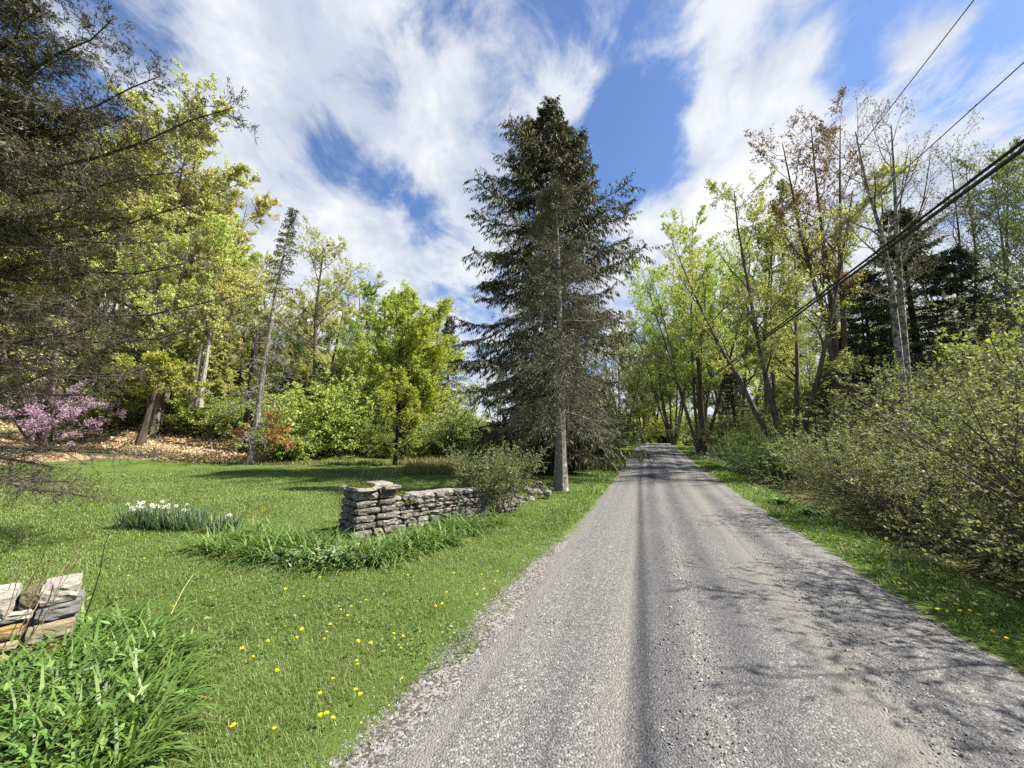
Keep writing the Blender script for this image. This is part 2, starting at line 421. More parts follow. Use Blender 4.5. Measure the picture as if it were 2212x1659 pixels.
def band(c, wd, a):
    dd = mth(nt, 'ABSOLUTE', mth(nt, 'SUBTRACT', rdw, c)); return mapr(nt, dd, 0, wd, a, 0)


dark = mth(nt, 'ADD', mth(nt, 'ADD', band(.0, .3, .75), band(.55, .34, .7)), mth(nt, 'ADD', band(.95, .25, .3), mth(nt, 'ADD', band(1.55, .32, .6), band(2.05, .2, .3))))
dark = mth(nt, 'ADD', dark, mth(nt, 'ADD', band(-.78, .22, .15), mapr(nt, stn, .52, .72, 0, .5)))
dust = mth(nt, 'ADD', mth(nt, 'ADD', band(-.3, .22, .5), band(1.15, .3, .8)), mth(nt, 'ADD', band(-1.22, .14, .8), mapr(nt, stn, .5, .3, 0, .6)))
big = nd(nt, 'ShaderNodeTexNoise', {'Vector': pos, 'Scale': .7, 'Detail': 5, 'Roughness': .6}).outputs[0]
dark = mth(nt, 'MULTIPLY', dark, mapr(nt, big, .3, .62, .6, 1.15)); dust = mth(nt, 'MULTIPLY', dust, mapr(nt, big, .7, .4, .4, 1.15))
v1 = nd(nt, 'ShaderNodeTexVoronoi', {'Vector': pos, 'Scale': 75.}); v2 = nd(nt, 'ShaderNodeTexVoronoi', {'Vector': pos, 'Scale': 160.})
s1 = nd(nt, 'ShaderNodeSeparateColor', {0: v1.outputs['Color']}).outputs[0]; s2 = nd(nt, 'ShaderNodeSeparateColor', {0: v2.outputs['Color']}).outputs[0]
fine = nd(nt, 'ShaderNodeTexNoise', {'Vector': pos, 'Scale': 26., 'Detail': 6, 'Roughness': .75}).outputs[0]
base = mixc(nt, mapr(nt, fine, .3, .7, 0, 1), (.078, .078, .079), (.155, .153, .15))
base = mixc(nt, mapr(nt, s2, .2, .9, 0, .5), base, (.25, .245, .235))
base = mixc(nt, mapr(nt, s1, .80, .95, 0, .7), base, (.36, .355, .34))
base = mixc(nt, mapr(nt, s1, .28, .1, 0, .65), base, (.05, .05, .052))
base = mixc(nt, mth(nt, 'MINIMUM', mth(nt, 'MULTIPLY', dust, 1.0), .8), base, mixc(nt, fine, (.145, .14, .128), (.19, .183, .168)))
base = mixc(nt, mth(nt, 'MINIMUM', mth(nt, 'MULTIPLY', dark, 1.1), .8), base, mixc(nt, mapr(nt, s2, .3, .9, 0, 1), (.04, .042, .047), (.11, .112, .12)))
hgt = mth(nt, 'ADD', mth(nt, 'MULTIPLY', v1.outputs['Distance'], -1.), mth(nt, 'MULTIPLY', fine, .6))
bp = nd(nt, 'ShaderNodeBump', {'Strength': .75, 'Distance': .015, 'Height': hgt})
pb = nd(nt, 'ShaderNodeBsdfPrincipled', {'Base Color': base, 'Roughness': .9, 'Normal': bp.outputs[0], 'Specular IOR Level': .2})
nd(nt, 'ShaderNodeOutputMaterial', {0: pb.outputs[0]})


# ------------------------------------------------------------------ object tools
def obj(name, me, parent=None, color=None, loc=(0, 0, 0), rz=0., scale=1.):
    o = bpy.data.objects.new(name, me); C.objects.link(o)
    o.location = loc; o.rotation_euler = (0, 0, rz)
    o.scale = (scale,) * 3 if np.ndim(scale) == 0 else scale
    if parent is not None: o.parent = parent
    if color is not None: o.color = (tuple(color) + (1.,))[:4]
    return o


def tag(o, label, cat, group=None, kind=None):
    if label: o['label'] = label
    if cat: o['category'] = cat
    if group: o['group'] = group
    if kind: o['kind'] = kind
    return o


def thing(name, label, cat, loc=(0, 0, 0), rz=0., scale=1., group=None, parts=()):
    e = bpy.data.objects.new(name, None); C.objects.link(e); e.empty_display_size = .2
    e.location = tuple(loc); e.rotation_euler = (0, 0, rz); e.scale = (scale,) * 3 if np.ndim(scale) == 0 else scale
    tag(e, label, cat, group)
    for pn, me, col in parts: obj(pn, me, e, col)
    return e


# ------------------------------------------------------------------ ground and road
nr, na_ = 190, 420
rr = np.concatenate([[.0], np.geomspace(.5, 420, nr - 1)])
th = np.linspace(0, 2 * math.pi, na_, endpoint=False)
X = rr[:, None] * np.sin(th)[None]; Y = rr[:, None] * np.cos(th)[None]
Z = height(X, Y)
S_ = X * RT[0] + Y * RT[1]; D_ = X * RN[0] + Y * RN[1]
Z = Z - .07 * sstep(DL + .05, DL + .35, D_) * sstep(DR - .05, DR - .35, D_)
V = np.stack([X, Y, Z], -1).reshape(-1, 3)
i, j = np.meshgrid(np.arange(nr - 1), np.arange(na_), indexing='ij'); j2 = (j + 1) % na_
qd = np.stack([i * na_ + j, (i + 1) * na_ + j, (i + 1) * na_ + j2, i * na_ + j2], -1).reshape(-1, 4)[:, ::-1]
G = Geo(); G.add(V, qd)
me = G.mesh('ground', M_GROUND, True)


def zones(x, y):
    s = x * RT[0] + y * RT[1]; d = x * RN[0] + y * RN[1]
    qh = (y - 26) + .55 * (-x - 14)
    left = sstep(-2, -9, d)
    litter = sstep(1.2, 2.4, qh + .8 * np.sin(x * .6)) * left * np.where((x > -12) & (y < 42), sstep(-9, -14, x), 1)
    soil = sstep(6, 11, qh) * left * .8 + sstep(DR + 1.35, DR + 1.9, d) + sstep(-3.5, -5, d) * sstep(13, 17, s) * sstep(-9, -6.5, d)
    gr = sstep(DL - .5, DL - .12, d) * sstep(DL + .6, DL + .2, d) * sstep(.2, 1.2, s) * sstep(7.5, 4.2, s) * .62 + .46 * sstep(DL - .22, DL - .05, d) * sstep(DR + .15, DR, d)
    return np.clip(litter, 0, 1), np.clip(soil, 0, 1), np.clip(gr, 0, 1)


zl, zs_, zg = zones(V[:, 0], V[:, 1])
a = me.attributes.new('zone', 'FLOAT_COLOR', 'POINT'); a.data.foreach_set('color', np.stack([zl, zs_, zg, np.ones_like(zl)], 1).astype(np.float32).ravel())
tag(obj('ground', me), 'grassy ground running from the lawn up the wooded hillside', None, kind='structure')

ss = np.concatenate([np.arange(-14, 14, .1), np.arange(14, 56, .5), np.arange(56, 110, 2.)])
cr = np.linspace(0, 1, 19)
edgeL = DL + .05 * np.sin(ss * 2.1) + .04 * np.sin(ss * 5.3 + 1) + .02 * np.sin(ss * 13.)
edgeR = DR + .04 * np.sin(ss * 1.7 + 2) + .03 * np.sin(ss * 4.9) + .02 * np.sin(ss * 11.)
bend = np.where(ss > 46, (ss - 46) ** 2 * .012, 0)
dd = edgeL[:, None] + (edgeR - edgeL)[:, None] * cr[None] + bend[:, None]
SS = np.repeat(ss[:, None], len(cr), 1)
X = SS * RT[0] + dd * RN[0]; Y = SS * RT[1] + dd * RN[1]
Zr = height(X - bend[:, None] * RN[0], Y - bend[:, None] * RN[1]) + .045 * (1 - (2 * cr - 1) ** 2)[None] + .006 - .012 * (np.abs(2 * cr - 1) > .99)[None]
Zr -= .012 * (np.exp(-((dd - .2) / .2) ** 2) + np.exp(-((dd - 1.5) / .22) ** 2))
ns, ncr = len(ss), len(cr)
i, j = np.meshgrid(np.arange(ns - 1), np.arange(ncr - 1), indexing='ij')
qd = np.stack([i * ncr + j, i * ncr + j + 1, (i + 1) * ncr + j + 1, (i + 1) * ncr + j], -1).reshape(-1, 4)
G = Geo(); G.add(np.stack([X, Y, Zr], -1).reshape(-1, 3), qd)
me = G.mesh('road', M_ROAD, True)
for nm, arr in (('rd', dd - bend[:, None]), ('rs', SS)):
    a = me.attributes.new(nm, 'FLOAT', 'POINT'); a.data.foreach_set('value', arr.astype(np.float32).ravel())
tag(obj('road', me), 'grey gravel country road with darker wheel tracks', None, kind='structure')


def road_xy(s, d): return s * RT[0] + d * RN[0], s * RT[1] + d * RN[1]


# loose stones on the road and its left shoulder (uncountable)
M_PEBBLE = leaf_mat('pebble', trans=0, hue=.01, vlo=.35, vhi=2.1, tint=(1, 1, 1), gloss=.02)
n = 26000
s = 1.3 + rng.random(n) ** 1.6 * 8; d = rng.uniform(DL - .05, DR, n)
keep = rng.random(n) < np.clip(.35 + .5 * np.sin(d * 5.2 + .6 * np.sin(s * .5)), .08, 1); s, d = s[keep], d[keep]
n2 = 2800; s = np.concatenate([s, rng.uniform(.8, 6.5, n2)]); d = np.concatenate([d, DL - .05 - np.abs(rng.normal(0, .17, n2))])
x, y = road_xy(s, d)
z = height(x, y) + np.where(d > DL, .045 * (1 - (2 * (d - DL) / (DR - DL) - 1) ** 2) + .004, .0)
n = len(x); sz = .0045 * np.exp(rng.normal(0, .42, n))[:, None, None]
oct_ = np.array([[1, 0, 0], [0, 1, 0], [-1, 0, 0], [0, -1, 0], [0, 0, .75], [0, 0, -.6]], float)
VV = (oct_[None] + rng.normal(0, .22, (n, 6, 3))) * sz * rng.uniform(.7, 1.4, (n, 1, 3)) + np.stack([x, y, z], 1)[:, None]
tri = np.array([[0, 1, 4], [1, 2, 4], [2, 3, 4], [3, 0, 4], [1, 0, 5], [2, 1, 5], [3, 2, 5], [0, 3, 5]])
G = Geo(); G.add(VV.reshape(-1, 3), None, (tri[None] + (np.arange(n) * 6)[:, None, None]).reshape(-1, 3), None, np.repeat(rng.random(n) ** 1.5, 8))
tag(obj('gravel', G.mesh('gravel', M_PEBBLE), None, (.19, .186, .178)), 'loose pale grey gravel stones lying on the road', None, kind='stuff')

# ------------------------------------------------------------------ grass
def fbm(x, y, f=1.):
    return (np.sin(x * 1.3 * f + 1.7 * np.sin(y * .9 * f)) + np.sin(y * 1.7 * f + 1.3 * np.sin(x * 1.1 * f + 2)) + .6 * np.sin(x * 3.7 * f + y * 2.9 * f) + .4 * np.sin(x * 7.1 * f - y * 6.3 * f)) / 3.


BEDS = []   # filled below: (polygon-like list of circles) where strap leaved plants grow


def grass(name, label, n, zone_fn, rmin, rmax, Hm, Wm, color, pw=-.35, azlim=(-62, 62)):
    u = rng.random(n); e = 1 + pw
    r = (rmin ** e + u * (rmax ** e - rmin ** e)) ** (1 / e)
    az = np.radians(rng.uniform(*azlim, n)); x = r * np.sin(az); y = r * np.cos(az)
    k = zone_fn(x, y, r); keep = rng.random(n) < k; x, y, r = x[keep], y[keep], r[keep]
    n = len(x); p = np.stack([x, y, height(x, y) - .005], 1)
    cl = fbm(x, y, 2.2); H = Hm * np.clip(1 + .35 * cl + .25 * rng.normal(size=n), .35, 2.2) * np.where(r > 10, 1.15, 1)
    W = Wm * np.clip(r / 3.6, 1, 6) * rng.uniform(.7, 1.3, n)
    d = np.stack([rng.normal(0, .38, n), rng.normal(0, .38, n), np.ones(n)], 1)
    G = Geo(); straps(G, p, d, H, W, rng.uniform(.2, 1.1, n), seg=2, var=np.clip(.5 + .3 * fbm(x, y, .7) + .12 * fbm(x, y, 4.) + .2 * rng.normal(size=n), 0, 1))
    return tag(obj(name, G.mesh(name, M_GRASS), None, color), label, None, kind='stuff')


def lawn_zone(x, y, r):
    s = x * RT[0] + y * RT[1]; d = x * RN[0] + y * RN[1]
    edge = DL - .1 + .08 * np.sin(s * 2.3) + .06 * np.sin(s * 7.)
    zl, zs, zg = zones(x, y)
    k = (d < edge).astype(float) * (1 - zl) * (1 - .8 * zs)
    sh = sstep(DL - .75, DL - .35, d) * sstep(.3, 1, s) * sstep(7.5, 4, s)
    k *= 1 - sh * np.clip(.5 + .6 * fbm(x, y, 2.), .1, .95)
    return k * np.where(y > 24, .6, 1)


def verge_zone(x, y, r):
    s = x * RT[0] + y * RT[1]; d = x * RN[0] + y * RN[1]
    edge = DR + .05 + .05 * np.sin(s * 2.9) + .05 * np.sin(s * 6.1 + 1)
    wide = 1.15 + .25 * np.sin(s * .9) + .6 * sstep(14, 24, s)
    k = (d > edge) & (d < edge + wide)
    k2 = (d < DL - .05) & (d > DL - .85) & (s > 7)
    return np.where(k, 1., np.where(k2, .5, 0.))


grass('lawn_grass', 'short mown green grass of the lawn left of the road', 520000, lawn_zone, 1.5, 27, .05, .0037, (.145, .205, .05), azlim=(-60, 22))
grass('verge_grass', 'longer bright grass on the strips beside the gravel road', 150000, verge_zone, 2.2, 40, .12, .005, (.13, .20, .038), pw=-.5, azlim=(-10, 62))

grass('dry_grass', 'straw-coloured dead grass blades mixed into the lawn', 90000, lambda x, y, r: lawn_zone(x, y, r) * np.clip(fbm(x, y, 1.6) * 1.4 - .1, .06, 1), 1.5, 16, .04, .0035, (.27, .235, .12), azlim=(-60, 22))
# broad-leaved weeds in the turf
n = 2600; u_ = rng.random(n); r = 2 + u_ ** 1.3 * 9; az = np.radians(rng.uniform(-55, 10, n)); x = r * np.sin(az); y = r * np.cos(az)
k = lawn_zone(x, y, r) * np.clip(fbm(x, y, 1.1) + .35, 0, 1) > rng.random(n) * .6; x, y = x[k], y[k]
G = Geo(); p = np.repeat(np.stack([x, y, height(x, y) + .012], 1), 7, 0); p[:, :2] += rng.normal(0, .035, (len(p), 2)); p[:, 2] += rng.uniform(0, .035, len(p))
leaves(G, p, .028, up=2.2, aspect=.6)
tag(obj('lawn_weeds', G.mesh('lawn_weeds', M_GRASS), None, (.12, .185, .045)), 'low broad-leaved weeds scattered through the lawn', None, kind='stuff')

# ------------------------------------------------------------------ dry-stone walls
def stone(G, c, sx, sy, sz, rz, jit=.07, var=None, k=4, power=5.):
    v, f = box_rounded(sx, sy, sz, jit, k, power)
    cs, sn = math.cos(rz), math.sin(rz)
    v = v @ np.array([[cs, sn, 0], [-sn, cs, 0], [0, 0, 1]]) + np.asarray(c)
    G.add(v, f, var=rng.random() if var is None else var)


M_MOSS = leaf_mat('moss', trans=0., hue=.03, vlo=.5, vhi=1.4, gloss=0)


def moss(G, c, rx, ry, n, rz):
    a_ = rng.uniform(0, 6.283, n); r_ = np.sqrt(rng.random(n))
    lx, ly = rx * r_ * np.cos(a_), ry * r_ * np.sin(a_)
    p = np.stack([c[0] + lx * math.cos(rz) - ly * math.sin(rz), c[1] + lx * math.sin(rz) + ly * math.cos(rz), c[2] + .035 * (1 - r_ ** 2) + rng.uniform(-.012, .008, n)], 1)
    leaves(G, p, .022, up=.9, aspect=.8)


PIL = np.array([-2.50, 6.95]); WEND = np.array([-.12, 9.25]); wd = (WEND - PIL) / np.linalg.norm(WEND - PIL); wrz = math.atan2(wd[1], wd[0]); wn = np.array([wd[1], -wd[0]])
wall = thing('stone_wall', 'low grey dry-stone wall with a square mossy end pillar beside the road', 'stone wall', (PIL[0], PIL[1], hz(*PIL)))


def wl(a, b, z): return np.array([wd[0] * a + wn[0] * b, wd[1] * a + wn[1] * b, z])


G = Geo(); z = 0.
zc = hz(*PIL)
while z < .60:      # the pillar, course by course
    hh = rng.uniform(.085, .145); wob_ = rng.uniform(-.015, .02); half = .39 - .05 * (z / .6)
    for side in range(4):
        a0 = -half
        while a0 < half - .02:
            L = min(rng.uniform(.14, .42), half - a0); L = half - a0 if half - a0 - L < .1 else L
            dep = rng.uniform(.2, .3); off = half - dep / 2 + rng.uniform(-.02, .025)
            mid = a0 + L / 2
            c_ = {0: wl(mid, off, z + hh / 2), 1: wl(mid, -off, z + hh / 2), 2: wl(off, mid, z + hh / 2), 3: wl(-off, mid, z + hh / 2)}[side]
            stone(G, c_, L * .99, dep, hh * rng.uniform(.88, .99), wrz + (0 if side < 2 else math.pi / 2) + rng.normal(0, .03), .065, var=rng.random() ** 1.6 * .8)
            a0 += L
    z += hh
v_, f_ = box_rounded(.5, .5, z, 0, 3, 20); cs, sn = math.cos(wrz), math.sin(wrz)
G.add(v_ @ np.array([[cs, sn, 0], [-sn, cs, 0], [0, 0, 1]]) + wl(0, 0, z / 2), f_, var=.05)  # added dark inner box, blocks light between the pillar stones
obj('pillar', G.mesh('pillar', M_STONE), wall)
for (a_, b_, L, Wd, H_) in ((-.17, .02, .46, .78, .075), (.22, -.1, .38, .5, .10), (.24, .27, .34, .32, .075)):
    G = Geo(); stone(G, (0, 0, 0), L, Wd, H_, wrz + rng.normal(0, .05), .05, var=rng.uniform(.4, .9), power=7)
    zz_ = z + H_ / 2 - .01
    obj('capstone', G.mesh('capstone', M_STONE), wall, loc=tuple(wl(a_, b_, zz_)))
G = Geo(); moss(G, wl(-.18, .05, z + .062), .2, .33, 1500, wrz); moss(G, wl(.52, .1, .6), .14, .16, 500, wrz); moss(G, wl(.62, .32, .47), .12, .03, 160, wrz)
obj('moss', G.mesh('moss', M_MOSS), wall, (.10, .115, .02))
Lw = float(np.linalg.norm(WEND - PIL))
G = Geo(); a0 = .36
v_, f_ = box_rounded(Lw - .4, .3, .46, 0, 3, 20)
G.add(v_ @ np.array([[cs, sn, 0], [-sn, cs, 0], [0, 0, 1]]) + wl(.36 + (Lw - .4) / 2, 0, .23), f_, var=.05)  # unseen dark box added inside the run so no light passes through
for side in (1, -1):
    z = 0.
    while z < .50:
        hh = rng.uniform(.06, .11); a0 = .34
        while a0 < Lw:
            L = rng.uniform(.09, .27) * (1.25 - .4 * a0 / Lw); h2 = hh * rng.uniform(.85, 1.35)
            gz = hz(*(PIL + wd * (a0 + L / 2))) - zc
            stone(G, wl(a0 + L / 2, side * (.2 - .05 * z + rng.uniform(-.025, .02)), gz + z + hh / 2 + rng.uniform(-.008, .008)), L * .98, rng.uniform(.14, .22), h2, wrz + rng.normal(0, .06), .085, power=3.6)
            a0 += L * .97
        z += hh
obj('wall_run', G.mesh('wall_run', M_STONE), wall)
G = Geo(); a0 = .38
while a0 < Lw:
    L = rng.uniform(.25, .5); stone(G, wl(a0 + L / 2, rng.uniform(-.05, .05), .555 + rng.uniform(-.015, .02) + hz(*(PIL + wd * a0)) - zc), L, rng.uniform(.4, .52), rng.uniform(.05, .075), wrz + rng.normal(0, .08), .06, var=rng.uniform(.45, 1)); a0 += L * .93
obj('coping', G.mesh('coping', M_STONE), wall)

# tumbled end of the wall near the grey trunk
G = Geo()
for k in range(34):
    t = rng.random(); c = WEND + (np.array([1.35, 12.9]) - WEND) * t + rng.normal(0, .22, 2); sz = rng.uniform(.14, .34)
    stone(G, (c[0], c[1], hz(*c) + rng.uniform(.02, .3) * (1 - .4 * t)), sz, sz * .7, sz * rng.uniform(.35, .6), rng.uniform(0, 3.1), .09, power=3.4)
tag(obj('stone_rubble', G.mesh('stone_rubble', M_STONE)), 'tumbled grey stones of the collapsed wall in front of the grey trunk', 'rubble')

# near end of the opposite wall, at the left border
NW = thing('stone_wall', 'lichen-stained end of a slab stone wall rising behind the strap-leaved plants at left', 'stone wall', (-3.74, 3.2, hz(-3.74, 3.2)))
nrz = rad(43); nw = np.array([math.cos(nrz), math.sin(nrz)])
GREY, PINK, SLATE, MOSSY, OCH = (.22, .21, .195), (.29, .27, .24), (.13, .14, .15), (.10, .09, .05), (.20, .18, .13)
NS = [  # along (m from the end, negative = left), height of the middle, length, depth, thickness, tilt, colour, lichen
    (-.18, .515, .34, .40, .16, .02, PINK, .1), (-.44, .50, .19, .36, .13, -.05, MOSSY, 0), (-.74, .50, .40, .42, .20, .02, PINK, .05), (-1.2, .50, .45, .42, .18, 0, GREY, .1),
    (-.19, .375, .40, .44, .125, .06, SLATE, .15), (-.56, .40, .36, .40, .07, .03, PINK, 0), (-.93, .36, .36, .42, .13, 0, SLATE, 0), (-1.35, .35, .4, .4, .14, 0, GREY, .5),
    (-.22, .225, .42, .44, .155, .05, GREY, .55), (-.62, .29, .36, .44, .11, .05, OCH, 1), (-1.02, .24, .42, .42, .11, 0, GREY, .8),
    (-.64, .19, .38, .42, .07, .04, GREY, .6), (-.26, .09, .40, .44, .13, .05, OCH, 1), (-.68, .08, .36, .44, .13, .05, GREY, .9), (-1.05, .12, .38, .44, .14, 0, OCH, .7), (-.3, -.02, .5, .46, .1, 0, GREY, .7), (-.85, -.03, .5, .46, .1, 0, GREY, .7)]
for (a_, zc_, L, dp, th_, tl, colr, lich) in NS:
    a_, L, dp, th_, zc_ = a_ * .56, L * .57, .28, th_ * .9, zc_ * .92 + .03
    G = Geo(); v_, f_ = box_rounded(L, dp, th_, .03, 6, 12.)
    v_[:, 2] += v_[:, 0] * tl; cs, sn = math.cos(nrz), math.sin(nrz)
    G.add(v_ @ np.array([[cs, sn, 0], [-sn, cs, 0], [0, 0, 1]]), f_)
    obj('stone', G.mesh('stone', M_LICHEN), NW, tuple(colr) + (lich,), (nw[0] * a_ + .32, nw[1] * a_ + rng.uniform(-.02, .02) + .05, zc_))
G = Geo(); v_, f_ = box_rounded(.8, .18, .46, 0, 3, 20); G.add(v_ @ np.array([[cs, sn, 0], [-sn, cs, 0], [0, 0, 1]]), f_, var=0)
obj('hidden_light_block', G.mesh('hidden_light_block', M_STONE), NW, loc=(nw[0] * -.45 + .32, nw[1] * -.45 + .05, .24))  # hidden dark box added behind the slabs to stop light in the gaps

# ------------------------------------------------------------------ strap-leaved plants
def bed(name, label, cat, pts, n, H, W, color, kind=None, mat=None, spread=.5, seg=5, bnd=(.15, .95)):
    """pts: list of (x, y, radius) circles that make up the bed"""
    pts = np.array(pts); a_ = pts[:, 2] ** 2; idx = rng.choice(len(pts), n, p=a_ / a_.sum())
    r_ = np.sqrt(rng.random(n)) * pts[idx, 2]; t_ = rng.uniform(0, 6.283, n)
    x = pts[idx, 0] + r_ * np.cos(t_); y = pts[idx, 1] + r_ * np.sin(t_)
    # tufts: gather blades round shoots
    g = .11; x = x + (np.round(x / g) * g - x) * .6; y = y + (np.round(y / g) * g - y) * .5
    edge = r_ / pts[idx, 2]
    d = np.stack([rng.normal(0, spread, n) + .25 * edge * np.cos(t_), rng.normal(0, spread, n) + .25 * edge * np.sin(t_), np.ones(n)], 1)
    G = Geo(); straps(G, np.stack([x, y, height(x, y) - .01], 1), d, H * rng.uniform(.55, 1.15, n), W * rng.uniform(.7, 1.25, n), rng.uniform(*bnd, n), seg=seg)
    o = obj(name, G.mesh(name, mat or M_GRASS), None, color); return tag(o, label, cat, kind=kind)


def circles(px, r):
    return [tuple(ground_at(u, v)[:2]) + (rr_,) for (u, v), rr_ in zip(px, r)]


nb_ = circles([(40, 1520), (130, 1500), (220, 1490), (300, 1480), (60, 1640), (170, 1620), (250, 1580), (330, 1530), (110, 1720), (200, 1390), (270, 1400), (20, 1700), (230, 1680), (355, 1465)],
              [.42, .38, .32, .2, .4, .34, .22, .1, .36, .25, .2, .4, .16, .1])
bed('daylily_bed', 'lush bright green strap-leaved plants in front of the near wall end', None, nb_, 4300, .44, .0165, (.11, .19, .04), 'stuff', spread=.36, bnd=(.35, 1.5))
G = Geo()
pp = np.array(nb_); idx = rng.choice(len(pp), 420); p = np.stack([pp[idx, 0] + rng.normal(0, .12, 420) - .1, pp[idx, 1] + rng.normal(0, .14, 420), np.zeros(420)], 1)
p[:, 2] = height(p[:, 0], p[:, 1]) + rng.uniform(.04, .32, 420); leaves(G, p, .07, up=1.2, aspect=.4)
tag(obj('leafy_groundcover', G.mesh('leafy_groundcover', M_GRASS), None, (.14, .25, .06)), 'broad leaves mixed in among the near strap-leaved plants', None, kind='stuff')

wb = circles([(470, 1185), (530, 1190), (590, 1200), (650, 1205), (710, 1215), (620, 1180), (690, 1190), (770, 1215), (830, 1205), (890, 1190), (950, 1175), (1010, 1150), (1060, 1135), (560, 1170), (900, 1170), (980, 1140)],
             [.3, .34, .36, .36, .32, .3, .3, .3, .32, .32, .32, .3, .25, .3, .25, .25])
bed('daylily_bed', 'band of strap-leaved plants along the foot of the stone wall', None, wb, 3000, .50, .018, (.11, .19, .04), 'stuff', spread=.40, bnd=(.35, 1.5))
G = Geo(); c = ground_at(715, 1218); n = 700
p = np.stack([c[0] + rng.normal(0, .28, n), c[1] + rng.normal(0, .13, n), np.zeros(n)], 1); p[:, 2] = height(p[:, 0], p[:, 1]) + rng.uniform(.03, .2, n)
leaves(G, p, .05, up=1.8, aspect=.75)
tag(obj('variegated_plants', G.mesh('variegated_plant', M_FLOWER), None, (.26, .33, .17)), 'pale cream-edged leafy plants at the foot of the wall pillar', None, kind='stuff')


bed('dry_blades', 'dead tan blades lying among the strap-leaved plants', None, nb_[2:10] + wb[:12], 420, .36, .010, (.36, .29, .15), 'stuff', spread=.8, seg=4, bnd=(.9, 2.2))
def daffodils(label, px, r, n, nf, H):
    cs_ = circles(px, r)
    root = thing('daffodil_clump', label, 'flowers', (cs_[0][0], cs_[0][1], 0))
    o = bed('foliage', None, None, cs_, n, H, .02, (.12, .185, .10), spread=.16, seg=3, bnd=(.02, .35))
    o.parent = root; o.location = (-cs_[0][0], -cs_[0][1], 0)
    for k in range(nf):
        i = rng.integers(0, max(1, len(cs_) - (2 if len(cs_) > 3 else 0))); a_ = rng.uniform(0, 6.28); rr_ = cs_[i][2] * math.sqrt(rng.random())
        x = cs_[i][0] + rr_ * math.cos(a_); y = cs_[i][1] + rr_ * math.sin(a_); G = Geo(); zz_ = hz(x, y) + H * rng.uniform(.72, 1.15)
        f = nrm(np.array([rng.normal(0, .5) + .4, -1., .15 + rng.normal(0, .2)])); s1_ = nrm(np.cross(f, [0, 0, 1.])); s2_ = np.cross(s1_, f)
        for q_ in range(6):
            t = q_ * math.pi / 3; ax_ = s1_ * math.cos(t) + s2_ * math.sin(t); sd_ = np.cross(ax_, f)
            G.add([[0, 0, 0], ax_ * .02 + sd_ * .014, ax_ * .042 + f * .004, ax_ * .02 - sd_ * .014], [(0, 1, 2, 3)], var=rng.random())
        tubes(G, np.array([[0, 0, 0], f * .012, f * .024]), np.array([.008, .012, .015]), 6, .9)
        fl = obj('flower', G.mesh('flower', M_FLOWER), root, (.66, .66, .56), (x - cs_[0][0], y - cs_[0][1], zz_))
        G = Geo(); tubes(G, np.array([[0, 0, -H * .95], [.01, 0, -.1], [0, 0, -.005]]), np.array([.005] * 3), 4)
        obj('stalk', G.mesh('stalk', M_GRASS), fl, (.06, .12, .05))


daffodils('large clump of white daffodils with grey-green leaves on the lawn', [(285, 1138), (325, 1138), (365, 1140), (405, 1143), (422, 1146)], [.2, .26, .26, .22, .12], 1000, 26, .40)
daffodils('small clump of leafy daffodils right of the large white clump', [(476, 1146), (496, 1147)], [.2, .15], 220, 1, .32)

# ------------------------------------------------------------------ dandelions
def dandelion_mesh(H, lean):
    G = Geo(); n_ = 34
    t = np.arange(n_) * 2.4; ring = np.sqrt(np.arange(n_) / n_)
    d = np.stack([np.cos(t) * (.25 + ring), np.sin(t) * (.25 + ring), 1.15 - ring], 1)
    strips(G, np.zeros((n_, 3)) + [0, 0, .0], d, .021, .0085); return G


dg = dandelion_mesh(.1, 0); M_DF = dg.mesh('flower_head', M_FLOWER)
G = Geo(); tubes(G, np.array([[0, 0, 0], [.004, .0, .05], [0, 0, .1]]), np.array([.0022, .002, .002]), 4); M_DS = G.mesh('flower_stalk', M_GRASS)
G = Geo(); G.merge(dg.arrays(), (0, 0, .1)); tubes(G, np.array([[0, 0, .05], [0, 0, .1]]), np.array([.002, .002]), 3); M_DSM = G.mesh('dandelion', M_FLOWER)
GL, GR, GF = 'dandelions in the turf left of the road', 'dandelions along the right road verge', 'dandelions out on the far lawn'
px_left = [(500, 1612), (590, 1595), (595, 1482), (690, 1572), (703, 1570), (718, 1576), (690, 1520), (718, 1490), (768, 1510), (777, 1522), (771, 1418), (770, 1440), (772, 1448), (800, 1408), (865, 1415), (868, 1478), (520, 1432), (577, 1402), (545, 1430), (700, 1398), (712, 1365), (705, 1380), (640, 1390), (650, 1388), (655, 1305), (750, 1345), (758, 1325), (790, 1310), (730, 1322), (870, 1385), (850, 1380), (940, 1332), (955, 1325), (965, 1290), (1040, 1250), (1075, 1245), (1070, 1262), (1030, 1300), (1045, 1288), (735, 1330), (430, 1420), (370, 1325), (615, 1290), (690, 1260), (1240, 1175), (1205, 1190), (880, 1250), (980, 1250), (310, 1215), (276, 1252)]
px_right = [(1935, 1260), (1960, 1275), (1945, 1272), (2070, 1335), (2100, 1345), (2040, 1320), (2120, 1360), (1900, 1235), (1850, 1215), (1820, 1195), (2010, 1300), (2050, 1340), (1765, 1150), (1790, 1168), (2150, 1395), (1985, 1290), (1880, 1240), (1735, 1135), (2080, 1352), (2180, 1410), (1700, 1105), (1842, 1222), (2030, 1345)]
cnt = 0
